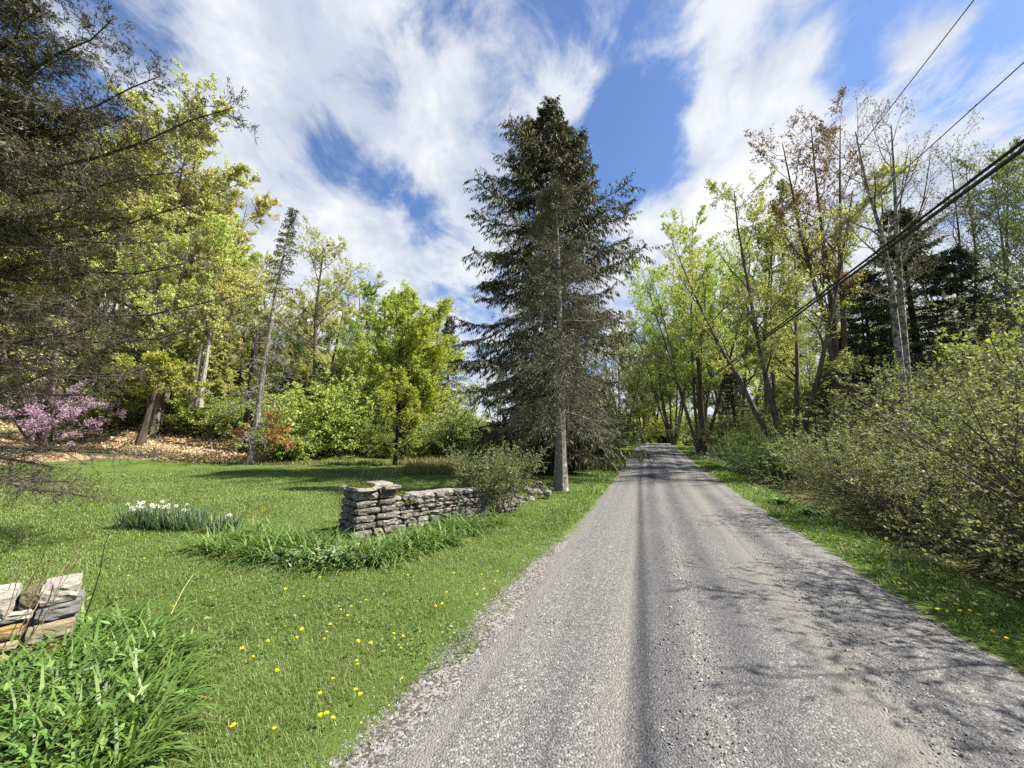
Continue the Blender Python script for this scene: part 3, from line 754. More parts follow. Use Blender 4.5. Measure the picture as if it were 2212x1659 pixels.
for grp, lst in ((GL, px_left), (GR, px_right)):
    for (u, v) in lst:
        p = ground_at(u, v + 4); s_ = rng.uniform(.55, .95) * (1.0 if p[1] < 5 else 1.0); rz_ = rng.uniform(0, 6.28); hgt_ = rng.uniform(.75, 1.35) if grp == GL else 1.5
        lab = 'yellow dandelion in the turf left of the gravel road' if grp == GL else 'yellow dandelion in the longer grass right of the road'
        if p[1] < 4.2:
            e = thing('dandelion', lab, 'flower', p, rz_, s_, grp)
            obj('flower_stalk', M_DS, e, (.20, .19, .08), scale=(1, 1, hgt_)); f = obj('flower_head', M_DF, e, (.85, .76, .07), (0, 0, .1 * hgt_)); f.rotation_euler = (rng.normal(0, .3), rng.normal(0, .3), 0)
        else:
            tag(obj('dandelion', M_DSM, None, (.85, .76, .07), p, rz_, s_), lab, 'flower', grp)
for k in range(42):
    u, v = rng.uniform(240, 1000), rng.uniform(1095, 1150) if k % 3 else rng.uniform(1050, 1100); p = ground_at(u, v)
    if abs(u - 350) < 130 and v > 1085: continue
    tag(obj('dandelion', M_DSM, None, (.78, .62, .08), p, rng.uniform(0, 6.28), .95), 'pale yellow dandelion dot on the lawn beyond the wall', 'flower', GF)

# ------------------------------------------------------------------ dry stems
def stems_thing(name, label, cat, base_tip, Y, r, color, side=3, mat=None, parent=None):
    G = Geo()
    for (u0, v0, u1, v1) in base_tip:
        yy = Y + rng.uniform(-.12, .12)
        a_ = at(u0, v0, yy); b_ = at(u1, v1, yy + rng.uniform(-.15, .15)); mid = (a_ + b_) / 2 + rng.normal(0, .012, 3)
        P = np.array([a_, (a_ + mid) / 2 + rng.normal(0, .006, 3), mid, (mid + b_) / 2 + rng.normal(0, .01, 3), b_])[None]
        R = r * np.linspace(1, .4, 5)[None]; tubes(G, P, R, 4, rng.random())
        if side:
            K, RR = kids(P, R, side, .45, 1, 15, 40, lambda t, L0: L0 * .22, 3, .1, .05, .6, rmin=r * .3); tubes(G, K, RR, 3, rng.random())
    return tag(obj(name, G.mesh(name, mat or M_TWIG), None, color), label, cat)


stems_thing('dry_weed_stalks', 'pale dry weed stalks standing in front of the near wall end', 'dry stems',
            [(-5, 1330, 62, 1150), (5, 1345, 48, 1210), (12, 1350, 105, 1170), (40, 1370, 118, 1200), (18, 1440, 170, 1205), (60, 1340, 150, 1210), (-10, 1420, 85, 1240), (90, 1350, 175, 1150)], 2.95, .0042, (.22, .17, .11))
stems_thing('dark_weed_stalk', 'single dark weed stalk leaning over the right end of the near wall', 'dry stems', [(185, 1330, 238, 1145)], 3.1, .006, (.03, .03, .022), 0)
stems_thing('seed_stalk', 'thin dry seed stalk standing on the lawn behind the white daffodils', 'dry stems', [(378, 1122, 374, 1022), (378, 1122, 366, 1030)], 7.6, .004, (.13, .11, .07), 3)
bt = [(735 + rng.normal(0, 12), 1155, 735 + rng.normal(20, 55), rng.uniform(985, 1090)) for k in range(20)]
bt = [(a_, b_, c_ + max(0, 1090 - d_) * .25, d_) for a_, b_, c_, d_ in bt]
stems_thing('bare_shrub', 'bare twiggy brown shrub rising behind the mossy wall pillar', 'shrub', bt, 7.7, .005, (.12, .09, .055), 5)
bt = [(430, 1150, 405, 1300)]
G = Geo(); a_ = ground_at(365, 1345); b_ = ground_at(410, 1305); tubes(G, np.array([a_ + [0, 0, .05], (a_ + b_) / 2 + [0, 0, .2], b_ + [0, 0, .28]]), np.array([.003, .003, .002]), 4)
tag(obj('dry_straw', G.mesh('dry_straw', M_TWIG), None, (.4, .36, .22)), 'pale dry straw sticking out of the near strap-leaved plants', 'straw')

# ------------------------------------------------------------------ tree builders
def profile(clear, top=.25):
    def f(t):
        u = np.clip((t - clear) / (1 - clear), 0, 1); return (1 - (1 - top) * u ** 1.3) * (.5 + .5 * np.minimum(1, u * 3.5))
    return f


def broadleaf(H, r, stems=1, fan=6., clear=.25, limbs=14, la=(35, 65), ll=.36, nsub=7, ntw=6, nl=10, leaf=.2, trop=.07, wander=.12, sidek=(7, 5, 3, 0), leafon=1., up=.5, top=.25, sublen=.5, twlen=.45, drop=0., paths=None, aspect=.55):
    W, F = Geo(), Geo()
    if paths is None:
        P = np.zeros((stems, 9, 3)); d = np.zeros((stems, 3))
        for k in range(stems):
            a_ = k * 2.4 + rng.uniform(0, .5); f = rad(fan * rng.uniform(.5, 1.1)) if stems > 1 else rad(rng.uniform(0, 2))
            d[k] = (math.cos(a_) * math.sin(f), math.sin(a_) * math.sin(f), math.cos(f)); P[k, 0] = np.array([math.cos(a_), math.sin(a_), 0]) * (r * .8 if stems > 1 else 0) + [0, 0, -.15]
        Ls = H * rng.uniform(.82, 1., stems); Ls[0] = H * .97
        for k in range(1, 9):
            d = nrm(d + rng.normal(0, .035, d.shape) + [0, 0, .02]); P[:, k] = P[:, k - 1] + d * (Ls / 8)[:, None]
    else:
        P = np.asarray(paths, float)
    n0 = P.shape[1]
    R = r * np.linspace(1, .12, n0)[None] ** 1.0 * np.ones((len(P), 1)); R[:, 0] *= 1.35
    tubes(W, P, R, sidek[0], .5)
    pf = profile(clear, top)
    B1, R1 = kids(P, R, limbs, clear, .99, la[0], la[1], lambda t, L0: ll * H * pf(t), 6, wander, trop, .5, rmin=.012); tubes(W, B1, R1, sidek[1], .5)
    B2, R2 = kids(B1, R1, nsub, .2, 1, 25, 60, lambda t, L0: L0 * sublen * (1.1 - .6 * t), 5, wander, trop * .8, .55, rmin=.008, flat=.3); tubes(W, B2, R2, sidek[2], .5) if sidek[2] else None
    B3, R3 = kids(B2, R2, ntw, .15, 1, 25, 65, lambda t, L0: L0 * twlen * (1.1 - .5 * t) + .1, 4, wander * 1.2, trop * .6 - drop, .6, rmin=.004)
    if sidek[3]: tubes(W, B3, R3, sidek[3], .5)
    if nl:
        p, tan = along(B3, nl, leaf * .25, .1, 1.)
        if leafon < 1: k = rng.random(len(p)) < leafon; p = p[k]
        leaves(F, p, leaf, up=up, aspect=aspect)
    return W, F


def conifer(H, r, zb, Rf, nb, nsub=14, ntw=8, sp=.34, sw=.05, e_lo=-8, e_hi=42, droop=.5, hang=.9, path=None, sidek=(8, 4, 3), subflat=.9, subL=.36, dens=1., maxz=None):
    W, F = Geo(), Geo()
    if path is None: path = np.stack([np.zeros(9), np.zeros(9), np.linspace(-.15, H, 9)], 1)
    n0 = len(path); R0 = r * np.linspace(1, .06, n0); R0[0] *= 1.3
    tubes(W, path[None], R0[None], sidek[0], .5)
    z = zb + ((maxz or H * .985) - zb) * ((np.arange(nb) + rng.random(nb)) / nb) ** .92
    az = np.arange(nb) * 2.39996 + rng.normal(0, .25, nb)
    zi = np.interp(z, path[:, 2], np.arange(n0)); i = np.clip(zi.astype(int), 0, n0 - 2); f = (zi - i)[:, None]
    p = path[i] * (1 - f) + path[i + 1] * f
    L = np.array([Rf(q_) for q_ in z]) * rng.uniform(.6, 1.18, nb)
    e0 = np.radians(e_lo + (e_hi - e_lo) * (z / H) ** 1.7 + rng.normal(0, 5, nb))
    n_ = 8; P = np.empty((nb, n_, 3)); P[:, 0] = p
    for k in range(1, n_):
        u = k / (n_ - 1); e = e0 - droop * math.sin(u * math.pi * .9) * (1 - .5 * z / H) + .55 * max(0, u - .55)
        az = az + rng.normal(0, .05, nb)
        d = np.stack([np.cos(az) * np.cos(e), np.sin(az) * np.cos(e), np.sin(e)], 1); P[:, k] = P[:, k - 1] + d * (L / (n_ - 1))[:, None]
    R = np.clip(.012 + .012 * L, .012, .06)[:, None] * np.linspace(1, .2, n_)[None]
    tubes(W, P, R, sidek[1], .5)
    S, SR = kids(P, R, nsub, .12, 1, 35, 65, lambda t, L0: L0 * subL * (1.15 - .8 * t) + .18, 4, .12, -.10, .6, flat=subflat, rmin=.004, rmax=.012)
    if sidek[2]: tubes(W, S, SR, sidek[2], .5)
    q_, tan = along(S, ntw, .02, .05, 1.)
    if dens < 1: k = rng.random(len(q_)) < dens; q_, tan = q_[k], tan[k]
    d = tan * .55 + rng.normal(0, .35, tan.shape) + np.array([0, 0, -hang])
    strips(F, q_, d, sp * rng.uniform(.5, 1.25, len(q_)), sw * rng.uniform(.7, 1.3, len(q_)))
    q_, tan = along(P, nsub * 2, .03, .15, 1.); d = tan + rng.normal(0, .6, tan.shape); strips(F, q_, d, sp * .7, sw)
    # upright tips
    d = nrm(P[:, -1] - P[:, -2]); q_ = np.repeat(P[:, -1], 7, 0) - np.repeat(d, 7, 0) * rng.uniform(0, .35, (nb * 7, 1)); strips(F, q_, np.repeat(d, 7, 0) + rng.normal(0, .5, (nb * 7, 3)) + [0, 0, .25], sp * .7, sw)
    return W, F


def shrub(H, Wd, ns, nsub, ntw, nl, leaf, spread=40, trop=-.02, up=.6, aspect=.5, sidek=(4, 3, 3), leafon=1., base=.3, low=.15, wander=.14, twlen=.5):
    W, F = Geo(), Geo()
    a_ = rng.uniform(0, 6.283, ns); rr_ = np.sqrt(rng.random(ns)) * base
    P = np.empty((ns, 7, 3)); P[:, 0] = np.stack([rr_ * np.cos(a_), rr_ * np.sin(a_), np.full(ns, -.08)], 1)
    f = np.radians(spread * np.sqrt(rng.random(ns))); d = np.stack([np.cos(a_) * np.sin(f), np.sin(a_) * np.sin(f), np.cos(f)], 1)
    L = np.minimum(H / np.maximum(d[:, 2], .35), 1.15 * np.hypot(H, Wd / 2)) * rng.uniform(.6, 1.02, ns)
    for k in range(1, 7):
        d = nrm(d + rng.normal(0, wander * .6, d.shape) + [0, 0, trop]); P[:, k] = P[:, k - 1] + d * (L / 6)[:, None]
    R = np.clip(.007 * H, .006, .03) * np.linspace(1, .25, 7)[None] * np.ones((ns, 1)); tubes(W, P, R, sidek[0], .5)
    B1, R1 = kids(P, R, nsub, low, 1, 20, 60, lambda t, L0: L0 * .38 * (1.1 - .55 * t), 5, wander, .03 + trop, .6, rmin=.003); tubes(W, B1, R1, sidek[1], .5)
    B2, R2 = kids(B1, R1, ntw, .1, 1, 25, 60, lambda t, L0: L0 * twlen, 4, wander, .02, .6, rmin=.002)
    if sidek[2]: tubes(W, B2, R2, sidek[2], .5)
    if nl:
        p, tan = along(B2, nl, leaf * .2, .05 if leaf > .07 else .4, 1.)
        if leafon < 1: k = rng.random(len(p)) < leafon; p, tan = p[k], tan[k]
        leaves(F, p, leaf, up=up, aspect=aspect, axis=tan, axw=.25)
    return W, F


def pair(wf, bark=None, leafm=None): return wf[0].mesh('trunk', bark or M_BARK), wf[1].mesh('crown', leafm or M_LEAF)


DARKB, GREYB, BROWNB = (.06, .05, .04), (.20, .19, .17), (.13, .11, .085)

# ------------------------------------------------------------------ the big spruce and the grey dying fir in front of it
SP = col_at(1188, 17.7)
zk = [0, 2.5, 4.7, 7.4, 9.3, 11.6, 15.4, 17.4, 18.6, 19.6]; rk_ = [3.1, 4.0, 4.7, 5.0, 4.9, 4.5, 3.0, 1.9, 1.3, .6]
A_ = conifer(17.9, .36, 1.6, lambda z: .93 * np.interp(z * 1.078, zk, rk_), 155, 30, 25, sp=.24, sw=.043, e_lo=-8, e_hi=40, droop=.6)
p2 = np.stack([np.linspace(.05, 1.05, 9), np.linspace(0, -.2, 9), np.linspace(7., 16.9, 9)], 1); p2[:, 0] = .05 + 1.05 * np.clip((p2[:, 2] - 7.) / 5, 0, 1)
B_ = conifer(16.8, .10, 11.5, lambda z: np.interp(z, [11, 14.8, 16.1, 16.9], [1.9, 1.3, .75, .3]), 52, 13, 18, sp=.2, sw=.04, e_lo=-5, e_hi=40, path=p2)
for k in (0, 1): A_[k].merge(B_[k].arrays(), (0, 0, 0))
big = np.array([[[0, 0, 1.35], [-.7, -.1, 1.15], [-1.5, -.2, 1.55], [-2.4, -.2, 1.6], [-3.3, -.1, 1.75]], [[0, 0, 1.7], [-.6, .3, 1.9], [-1.6, .5, 2.2], [-2.6, .6, 2.2], [-3.6, .5, 2.0]]])
tubes(A_[0], big, np.array([[.13, .11, .085, .05, .02]] * 2), 6)
me1, me2 = pair(A_, M_BARK, M_NEEDLE)
thing('spruce_tree', 'tall dark drooping spruce with two tops rising beside the gravel road', 'tree', SP, 0, 1, None, [('trunk', me1, (.045, .036, .03)), ('crown', me2, (.075, .078, .032))])

FI = np.array([1.52, 12.35, hz(1.52, 12.35)])
zk2 = [1.5, 2.5, 4, 6, 8, 10, 10.8]; rk2 = [1.5, 2.3, 2.5, 1.7, 1.15, .6, .2]
pth = np.stack([.05 * np.sin(np.linspace(0, 3, 9)), np.zeros(9), np.linspace(-.15, 10.6, 9)], 1)
W, F = Geo(), Geo()
W, _f = conifer(10.6, .20, 1.9, lambda z: np.interp(z, zk2, rk2), 14, 13, 4, sp=.1, sw=.008, e_lo=4, e_hi=25, droop=.55, path=pth, sidek=(10, 4, 0), subL=.4, hang=.1)
tw = Geo()
z_ = 1.9 + 8.5 * rng.random(150) ** 1.1; az_ = rng.uniform(0, 6.283, 150); L_ = np.interp(z_, zk2, rk2) * rng.uniform(.6, 1.1, 150)
P = np.empty((150, 7, 3)); P[:, 0] = np.stack([np.zeros(150), np.zeros(150), z_], 1); e_ = rng.normal(.15, .2, 150)
for k in range(1, 7):
    az_ = az_ + rng.normal(0, .12, 150); e_ = e_ - .16 + .1 * (k > 4)
    P[:, k] = P[:, k - 1] + np.stack([np.cos(az_) * np.cos(e_), np.sin(az_) * np.cos(e_), np.sin(e_)], 1) * (L_ / 6)[:, None]
R = .014 * np.linspace(1, .3, 7)[None] * np.ones((150, 1)); tubes(tw, P, R, 4, .5)
S, SR = kids(P, R, 15, .1, 1, 30, 70, lambda t, L0: L0 * .36 * (1.1 - .6 * t) + .12, 4, .2, -.03, .6, rmin=.004); tubes(tw, S, SR, 3, rng.random())
q_, tan = along(S, 17, .015, .05, 1); strips(tw, q_, tan + rng.normal(0, .7, tan.shape), rng.uniform(.08, .24, len(q_)), .010)
k = rng.random(len(q_)) < .34; strips(F, q_[k], tan[k] * .5 + rng.normal(0, .6, (k.sum(), 3)) + [0, 0, -.2], .12, .022)
fir = thing('dying_fir', 'slim grey dying fir with pale bark and lichen-grey bare twigs, before the dark spruce', 'tree', FI, 0, 1)
obj('trunk', W.mesh('trunk', M_GREYBARK), fir, (.17, .158, .135)); obj('twigs', tw.mesh('twigs', M_TWIG), fir, (.15, .145, .11)); obj('crown', F.mesh('crown', M_NEEDLE), fir, (.075, .085, .035))

# ------------------------------------------------------------------ bare-twigged spruce leaning in from the left border
NX = np.array([-11.6, 6.9, hz(-11.6, 6.9)])
W, F, T = Geo(), Geo(), Geo()
tubes(W, np.stack([np.zeros(7), np.zeros(7), np.linspace(-.1, 13, 7)], 1)[None], (.28 * np.linspace(1.1, .25, 7))[None], 10)
HERO = [((505, 232), 6.1, 6.9), ((345, 165), 6.6, 7.8), ((240, 45), 6.4, 9.0), ((395, 372), 6.8, 8.1), ((345, 300), 7.4, 7.2), ((410, 440), 7.2, 5.6), ((505, 640), 6.6, 4.6),
        ((455, 555), 7.3, 5.2), ((430, 705), 6.9, 4.2), ((330, 790), 6.4, 3.9), ((360, 520), 6.2, 6.2), ((250, 830), 7.2, 3.4), ((300, 620), 5.9, 5.0), ((240, 240), 7.3, 9.0), ((160, 120), 7.0, 9.6), ((190, 420), 6.0, 6.6),
        ((210, 700), 5.7, 4.3), ((150, 560), 7.6, 5.7), ((120, 800), 6.0, 3.3), ((100, -60), 6.6, 10.4), ((200, -90), 7.2, 11), ((60, 90), 6.9, 9.3), ((130, 230), 6.7, 8.4), ((280, 250), 6.9, 8.3), ((180, 300), 7.3, 7.9), ((20, 200), 6.2, 8.8), ((300, 380), 6.3, 7.2), ((90, 20), 6.3, 9.8), ((250, 470), 6.9, 6.6), ((60, 480), 6.5, 6.3), ((60, 330), 5.8, 8.0), ((330, 985), 6.6, 1.75), ((200, 1075), 6.2, 1.55), ((120, 1010), 6.9, 1.9), ((150, 1040), 5.9, 1.3)]
P = []
for (uv, Y_, z0) in HERO:
    tip = at(uv[0], uv[1], Y_) - NX; st_ = np.array([0, 0, z0]); t = np.linspace(0, 1, 9)[:, None]
    c = st_ + (tip - st_) * t; c[:, 2] += (-.55 * np.sin(t[:, 0] * math.pi) * (1 if z0 > 3 else .15)); c[1:-1] += rng.normal(0, .05, (7, 3)); P.append(c)
nh = len(P)
for k in range(30):
    az = rng.uniform(.9, 5.4); L = rng.uniform(2.6, 4.4); z0 = rng.uniform(1.2, 11.5); t = np.linspace(0, 1, 9)
    P.append(np.stack([math.cos(az) * L * t, math.sin(az) * L * t, z0 - .9 * np.sin(t * 2.6) + .2 * t], 1))
P = np.array(P); R = np.linspace(.04, .009, 9)[None] * np.ones((len(P), 1)); tubes(W, P, R, 5, .5)


def sprays(P, R, lo):
    S, SR = kids(P, R, 44 if not lo else 14, .12, 1, 28, 62, lambda t, L0: L0 * .10 * (1.15 - .75 * t) + .20, 5, .15, -.025, .5, flat=.75, rmin=.005, rmax=.012); tubes(T, S, SR, 4, rng.random())
    S2, SR2 = kids(S, SR, 9, .08, 1, 30, 70, lambda t, L0: L0 * .42 + .05, 4, .22, -.03, .6, rmin=.0028); tubes(T, S2, SR2, 3, rng.random())
    q_, tan = along(S2, 5 if not lo else 3, .004, .2, 1); strips(T, q_, tan + rng.normal(0, .8, tan.shape), rng.uniform(.04, .11, len(q_)), .0055)
    # short stiff needle tufts, thicker towards the top of the tree
    q_, tan = along(S2, 12 if not lo else 7, .006, .1, 1)
    k = rng.random(len(q_)) < np.clip(.22 + .13 * (q_[:, 2] - 3.5), .1, 1.); strips(F, q_[k], tan[k] * .9 + rng.normal(0, .55, (k.sum(), 3)), rng.uniform(.04, .10, k.sum()), .015)
    q_, tan = along(P, 60, .01, .6, 1); strips(F, q_, tan * .9 + rng.normal(0, .7, tan.shape), rng.uniform(.04, .09, len(q_)), .011)


sprays(P[:nh], R[:nh], False); sprays(P[nh:], R[nh:], True)
ns_ = thing('old_spruce', 'half-bare old spruce whose lichen-grey twiggy branches hang in from the left border', 'tree', NX)
obj('trunk', W.mesh('trunk', M_BARK), ns_, (.07, .06, .05)); obj('twigs', T.mesh('twigs', M_TWIG), ns_, (.085, .075, .058)); obj('crown', F.mesh('crown', M_NEEDLE), ns_, (.06, .06, .026))

# ------------------------------------------------------------------ slender dying conifer with orange foliage, and the black snag behind it
b0 = ground_at(540, 1003); Yc = b0[1]
line = [(540, 1006), (548, 960), (556, 900), (568, 800), (582, 720), (596, 630), (611, 560), (623, 500), (635, 447)]
path = np.array([at(u, v, Yc) for u, v in line]) - b0; path[0, 2] = -.15
W, F = conifer(path[-1, 2], .23, path[6, 2] - 2, lambda z: np.interp(z, [8, 11, 13, 15, 17], [1.5, 1.2, .75, .45, .12]), 52, 7, 7, sp=.2, sw=.045, e_lo=-25, e_hi=12, droop=.35, hang=.5, path=path, sidek=(9, 4, 0), maxz=path[-1, 2] * .995)
T = Geo(); O = Geo()
nb = 46; z_ = rng.uniform(1.7, 9.5, nb); xp = np.interp(z_, path[:, 2], path[:, 0]); az = rng.uniform(0, 6.283, nb); L_ = rng.uniform(.6, 2.3, nb) * np.interp(z_, [1.7, 5, 10], [1.1, 1.2, .7])
P = np.empty((nb, 6, 3)); P[:, 0] = np.stack([xp, np.zeros(nb), z_], 1); e_ = rng.normal(-.05, .2, nb)
for k in range(1, 6):
    e_ = e_ - .12 + .1 * (k > 3); az = az + rng.normal(0, .15, nb); P[:, k] = P[:, k - 1] + np.stack([np.cos(az) * np.cos(e_), np.sin(az) * np.cos(e_), np.sin(e_)], 1) * (L_ / 5)[:, None]
R = .02 * np.linspace(1, .3, 6)[None] * np.ones((nb, 1)); tubes(T, P, R, 4)
S, SR = kids(P, R, 9, .2, 1, 30, 65, lambda t, L0: L0 * .38, 4, .2, -.02, .6, rmin=.008); tubes(T, S, SR, 3)
q_, tan = along(S, 6, .02, .1, 1); strips(T, q_, tan + rng.normal(0, .7, tan.shape), rng.uniform(.15, .4, len(q_)), .025)
po = []
for (u, v) in ((600, 905), (622, 925), (633, 958), (590, 945), (520, 935), (500, 945), (560, 940), (615, 950), (535, 925)):
    tip = at(u, v, Yc + rng.uniform(-.7, .5)) - b0; st_ = np.array([.15, 0, tip[2] + rng.uniform(.1, .5)]); t = np.linspace(0, 1, 6)[:, None]; po.append(st_ + (tip - st_) * t + [0, 0, .12] * np.sin(t * 3.14))
po = np.array(po); R = .018 * np.linspace(1, .3, 6)[None] * np.ones((len(po), 1)); tubes(T, po, R, 4)
S, SR = kids(po, R, 12, .3, 1, 30, 65, lambda t, L0: L0 * .3 + .15, 4, .15, -.02, .6, rmin=.006); q_, tan = along(S, 16, .05, .1, 1)
strips(O, q_, tan * .6 + rng.normal(0, .5, tan.shape), rng.uniform(.1, .24, len(q_)), .05)
t_ = thing('slender_conifer', 'tall slim leaning conifer with bare pale trunk and orange dead needles near its base', 'tree', b0)
obj('trunk', W.mesh('trunk', M_GREYBARK), t_, (.15, .135, .115)); obj('twigs', T.mesh('twigs', M_TWIG), t_, (.19, .175, .15)); obj('crown', F.mesh('crown', M_NEEDLE), t_, (.075, .085, .04))
tag(obj('dead_needles', O.mesh('dead_needles', M_LEAF), t_, (.46, .20, .08)), 'orange dead needle sprays', None)

Ys = 27.5; line = [(525, 985), (532, 940), (540, 890), (548, 800), (552, 722)]
path = np.array([at(u, v, Ys) for u, v in line]); b1 = np.array([path[0, 0], path[0, 1], hz(path[0, 0], path[0, 1])]); path = path - b1; path[0, 2] = -.3
W = Geo(); tubes(W, path[None], np.array([[.42, .34, .3, .26, .15]]), 9, cap=True)
K, KR = kids(path[None], np.array([[.42, .34, .3, .26, .15]]), 7, .4, .98, 50, 80, lambda t, L0: 0 * t + 1.2, 4, .15, 0, .25); tubes(W, K, KR, 4)
sn_ = thing('dead_snag', 'broken black dead trunk standing close behind the slim leaning conifer', 'dead tree', b1); obj('trunk', W.mesh('trunk', M_BARK), sn_, (.022, .019, .016))
# white-footed double dark trunk within the redbud
# ------------------------------------------------------------------ the woods on the hill
HK = [broadleaf(16, .24, 1, clear=.16, limbs=20, la=(45, 80), ll=.34, nsub=9, ntw=7, nl=38, leaf=.125, trop=.05, top=.6, sidek=(7, 4, 3, 0)),
      broadleaf(16, .22, 1, clear=.2, limbs=18, la=(35, 65), ll=.31, nsub=9, ntw=7, nl=38, leaf=.125, trop=.06, top=.65, sidek=(7, 4, 3, 0)),
      broadleaf(15, .2, 3, fan=7, clear=.18, limbs=9, la=(35, 65), ll=.30, nsub=8, ntw=7, nl=36, leaf=.125, trop=.06, top=.65, sidek=(7, 4, 3, 0)),
      broadleaf(16, .2, 1, clear=.45, limbs=18, la=(30, 60), ll=.28, nsub=7, ntw=7, nl=9, leaf=.13, trop=.08, top=.4, sidek=(7, 4, 3, 3))]
HM = [pair(k) for k in HK]; HH = [16, 16, 15, 16]
YO, OL, BG, DG, OR, PA = (.52, .53, .19), (.45, .47, .18), (.43, .53, .14), (.30, .38, .13), (.54, .50, .20), (.46, .48, .24)


def hill_tree(u, vt, Y, kind, color, label, wx=1., bark=BROWNB, group=None, name='hillside_tree', ms=None):
    b = col_at(u, Y); top = at(u, vt, Y)[2]; h = top - b[2]; s_ = h / (HH[kind] * .98)
    c = np.array(color) * rng.uniform(.92, 1.08, 3)
    a_, c_ = (ms or HM)[kind]
    return thing(name, label, 'tree', b, rng.uniform(0, 6.28), (s_ * wx, s_ * wx, s_), group, [('trunk', a_, bark), ('crown', c_, c)])


for args in [
    (350, 300, 33, 0, YO, 'tallest yellow-olive tree on the upper left skyline, behind bare branches', .9),
    (250, 300, 31, 1, OL, 'tall olive tree seen through the bare spruce branches, left of the tallest hill tree', 1.1),
    (90, 330, 30, 2, YO, 'wide yellow-green hillside tree mostly hidden by bare branches at the left border', 1.2),
    (-60, 260, 31, 0, OL, 'olive hillside tree cut by the left border behind the bare spruce', 1.2),
    (425, 430, 37, 2, OR, 'orange-tinged budding tree bulging on the skyline right of the tallest hill tree', .8),
    (505, 560, 41, 0, YO, 'yellow-olive rounded tree where the skyline dips left of the slim conifer', .85),
    (555, 565, 46, 3, PA, 'thin pale budding tree on the skyline just left of the slim conifer top', .9),
    (672, 545, 36, 3, PA, 'open-crowned grey-green tree showing its branches behind the slim conifer', 1.35),
    (700, 640, 41, 1, OL, 'dense olive tree on the hill right of the slim conifer', 1.2),
    (760, 622, 47, 0, DG, 'darker mid-green tree on the hill between the olive tree and the bright tree', 1.0),
    (735, 690, 40, 3, DG, 'thin tree with a pale straight trunk in front of the darker hill trees', .7),
    (818, 642, 50, 0, BG, 'bright lime tree on the skyline left of the round yellow-green tree', 1.2),
    (925, 672, 52, 2, OL, 'olive tree peeking out between the round yellow-green tree and the big spruce', 1.1),
    (630, 640, 43, 2, OL, 'olive tree filling the gap under the open-crowned grey-green tree', 1.1),
    (330, 470, 29, 2, YO, 'yellow-green tree on the lower slope under the tallest hill tree', 1.0),
    (180, 520, 29, 1, OL, 'olive tree on the lower slope above the pink redbud', 1.1),
    (400, 620, 30, 0, OL, 'olive-brown twiggy tree low on the slope left of the pale double trunk', .9),
    (480, 650, 33, 2, YO, 'yellow-green leafing tree left of the black dead trunk', 1.),
    (20, 560, 28, 2, OL, 'olive tree low on the slope at the left border above the redbud', 1.1),
    (590, 700, 35, 1, DG, 'dark green tree in the shade right behind the black dead trunk', 1.),
    (655, 740, 33, 0, (.10, .13, .035), 'dark mid-green tree low on the slope above the bright bush', 1.),
    (360, 765, 31.5, 2, YO, 'low yellow-green understory tree between the redbud and the pale double trunk', 1.3, BROWNB, None, 'understory_tree'),
    (470, 772, 32.5, 2, BG, 'low lime understory tree left of the black dead trunk', 1.3, BROWNB, None, 'understory_tree'),
    (610, 765, 34.5, 1, OL, 'low olive understory tree just right of the slim conifer', 1.5, BROWNB, None, 'understory_tree'),
    (715, 770, 34, 2, OL, 'low olive understory tree behind the bright lime bush', 1.3, BROWNB, None, 'understory_tree'),
    (785, 745, 38, 2, BG, 'low lime understory tree left of the round yellow-green tree', 1.3, BROWNB, None, 'understory_tree'),
    (945, 770, 37, 1, OL, 'low olive understory tree between the round tree and the big spruce', 1.5, BROWNB, None, 'understory_tree'),
    (170, 775, 30.5, 1, YO, 'low yellow-green understory tree behind the pink redbud', 1.5, BROWNB, None, 'understory_tree'),
]: hill_tree(*args)
# pale double trunk
bb = col_at(425, 29); P = np.array([[at(u, v, 29) for u, v in l_] for l_ in ([(418, 880), (424, 840), (430, 790), (436, 750), (440, 715), (444, 680)], [(430, 880), (436, 835), (444, 790), (450, 750), (453, 722), (462, 690)])]) - bb
wf = broadleaf(9, .22, paths=P, clear=.6, limbs=9, la=(30, 60), ll=.3, nsub=6, ntw=5, nl=7, leaf=.2, sidek=(7, 4, 3, 0)); a_, c_ = pair(wf, M_PALEBARK)
thing('pale_tree', 'pale grey forked double trunk with small leaves in front of the shaded hill', 'tree', bb, parts=[('trunk', a_, (.26, .25, .22)), ('crown', c_, OL)])
# leaning dark trunk with yellow-green crown
bb = col_at(302, 26.5); P = np.array([[at(u, v, 26.5) for u, v in [(302, 962), (310, 930), (320, 895), (330, 860), (338, 830), (345, 790)]]]) - bb; P[0, 0, 2] = -.2
wf = broadleaf(6.5, .26, paths=P, clear=.55, limbs=16, la=(45, 85), ll=.5, nsub=8, ntw=7, nl=10, leaf=.17, sidek=(8, 4, 3, 0), up=1.2); a_, c_ = pair(wf)
thing('leaning_tree', 'short dark leaning trunk with a spreading yellow-green crown above the leaf litter', 'tree', bb, parts=[('trunk', a_, (.07, .055, .04)), ('crown', c_, (.36, .38, .06))])
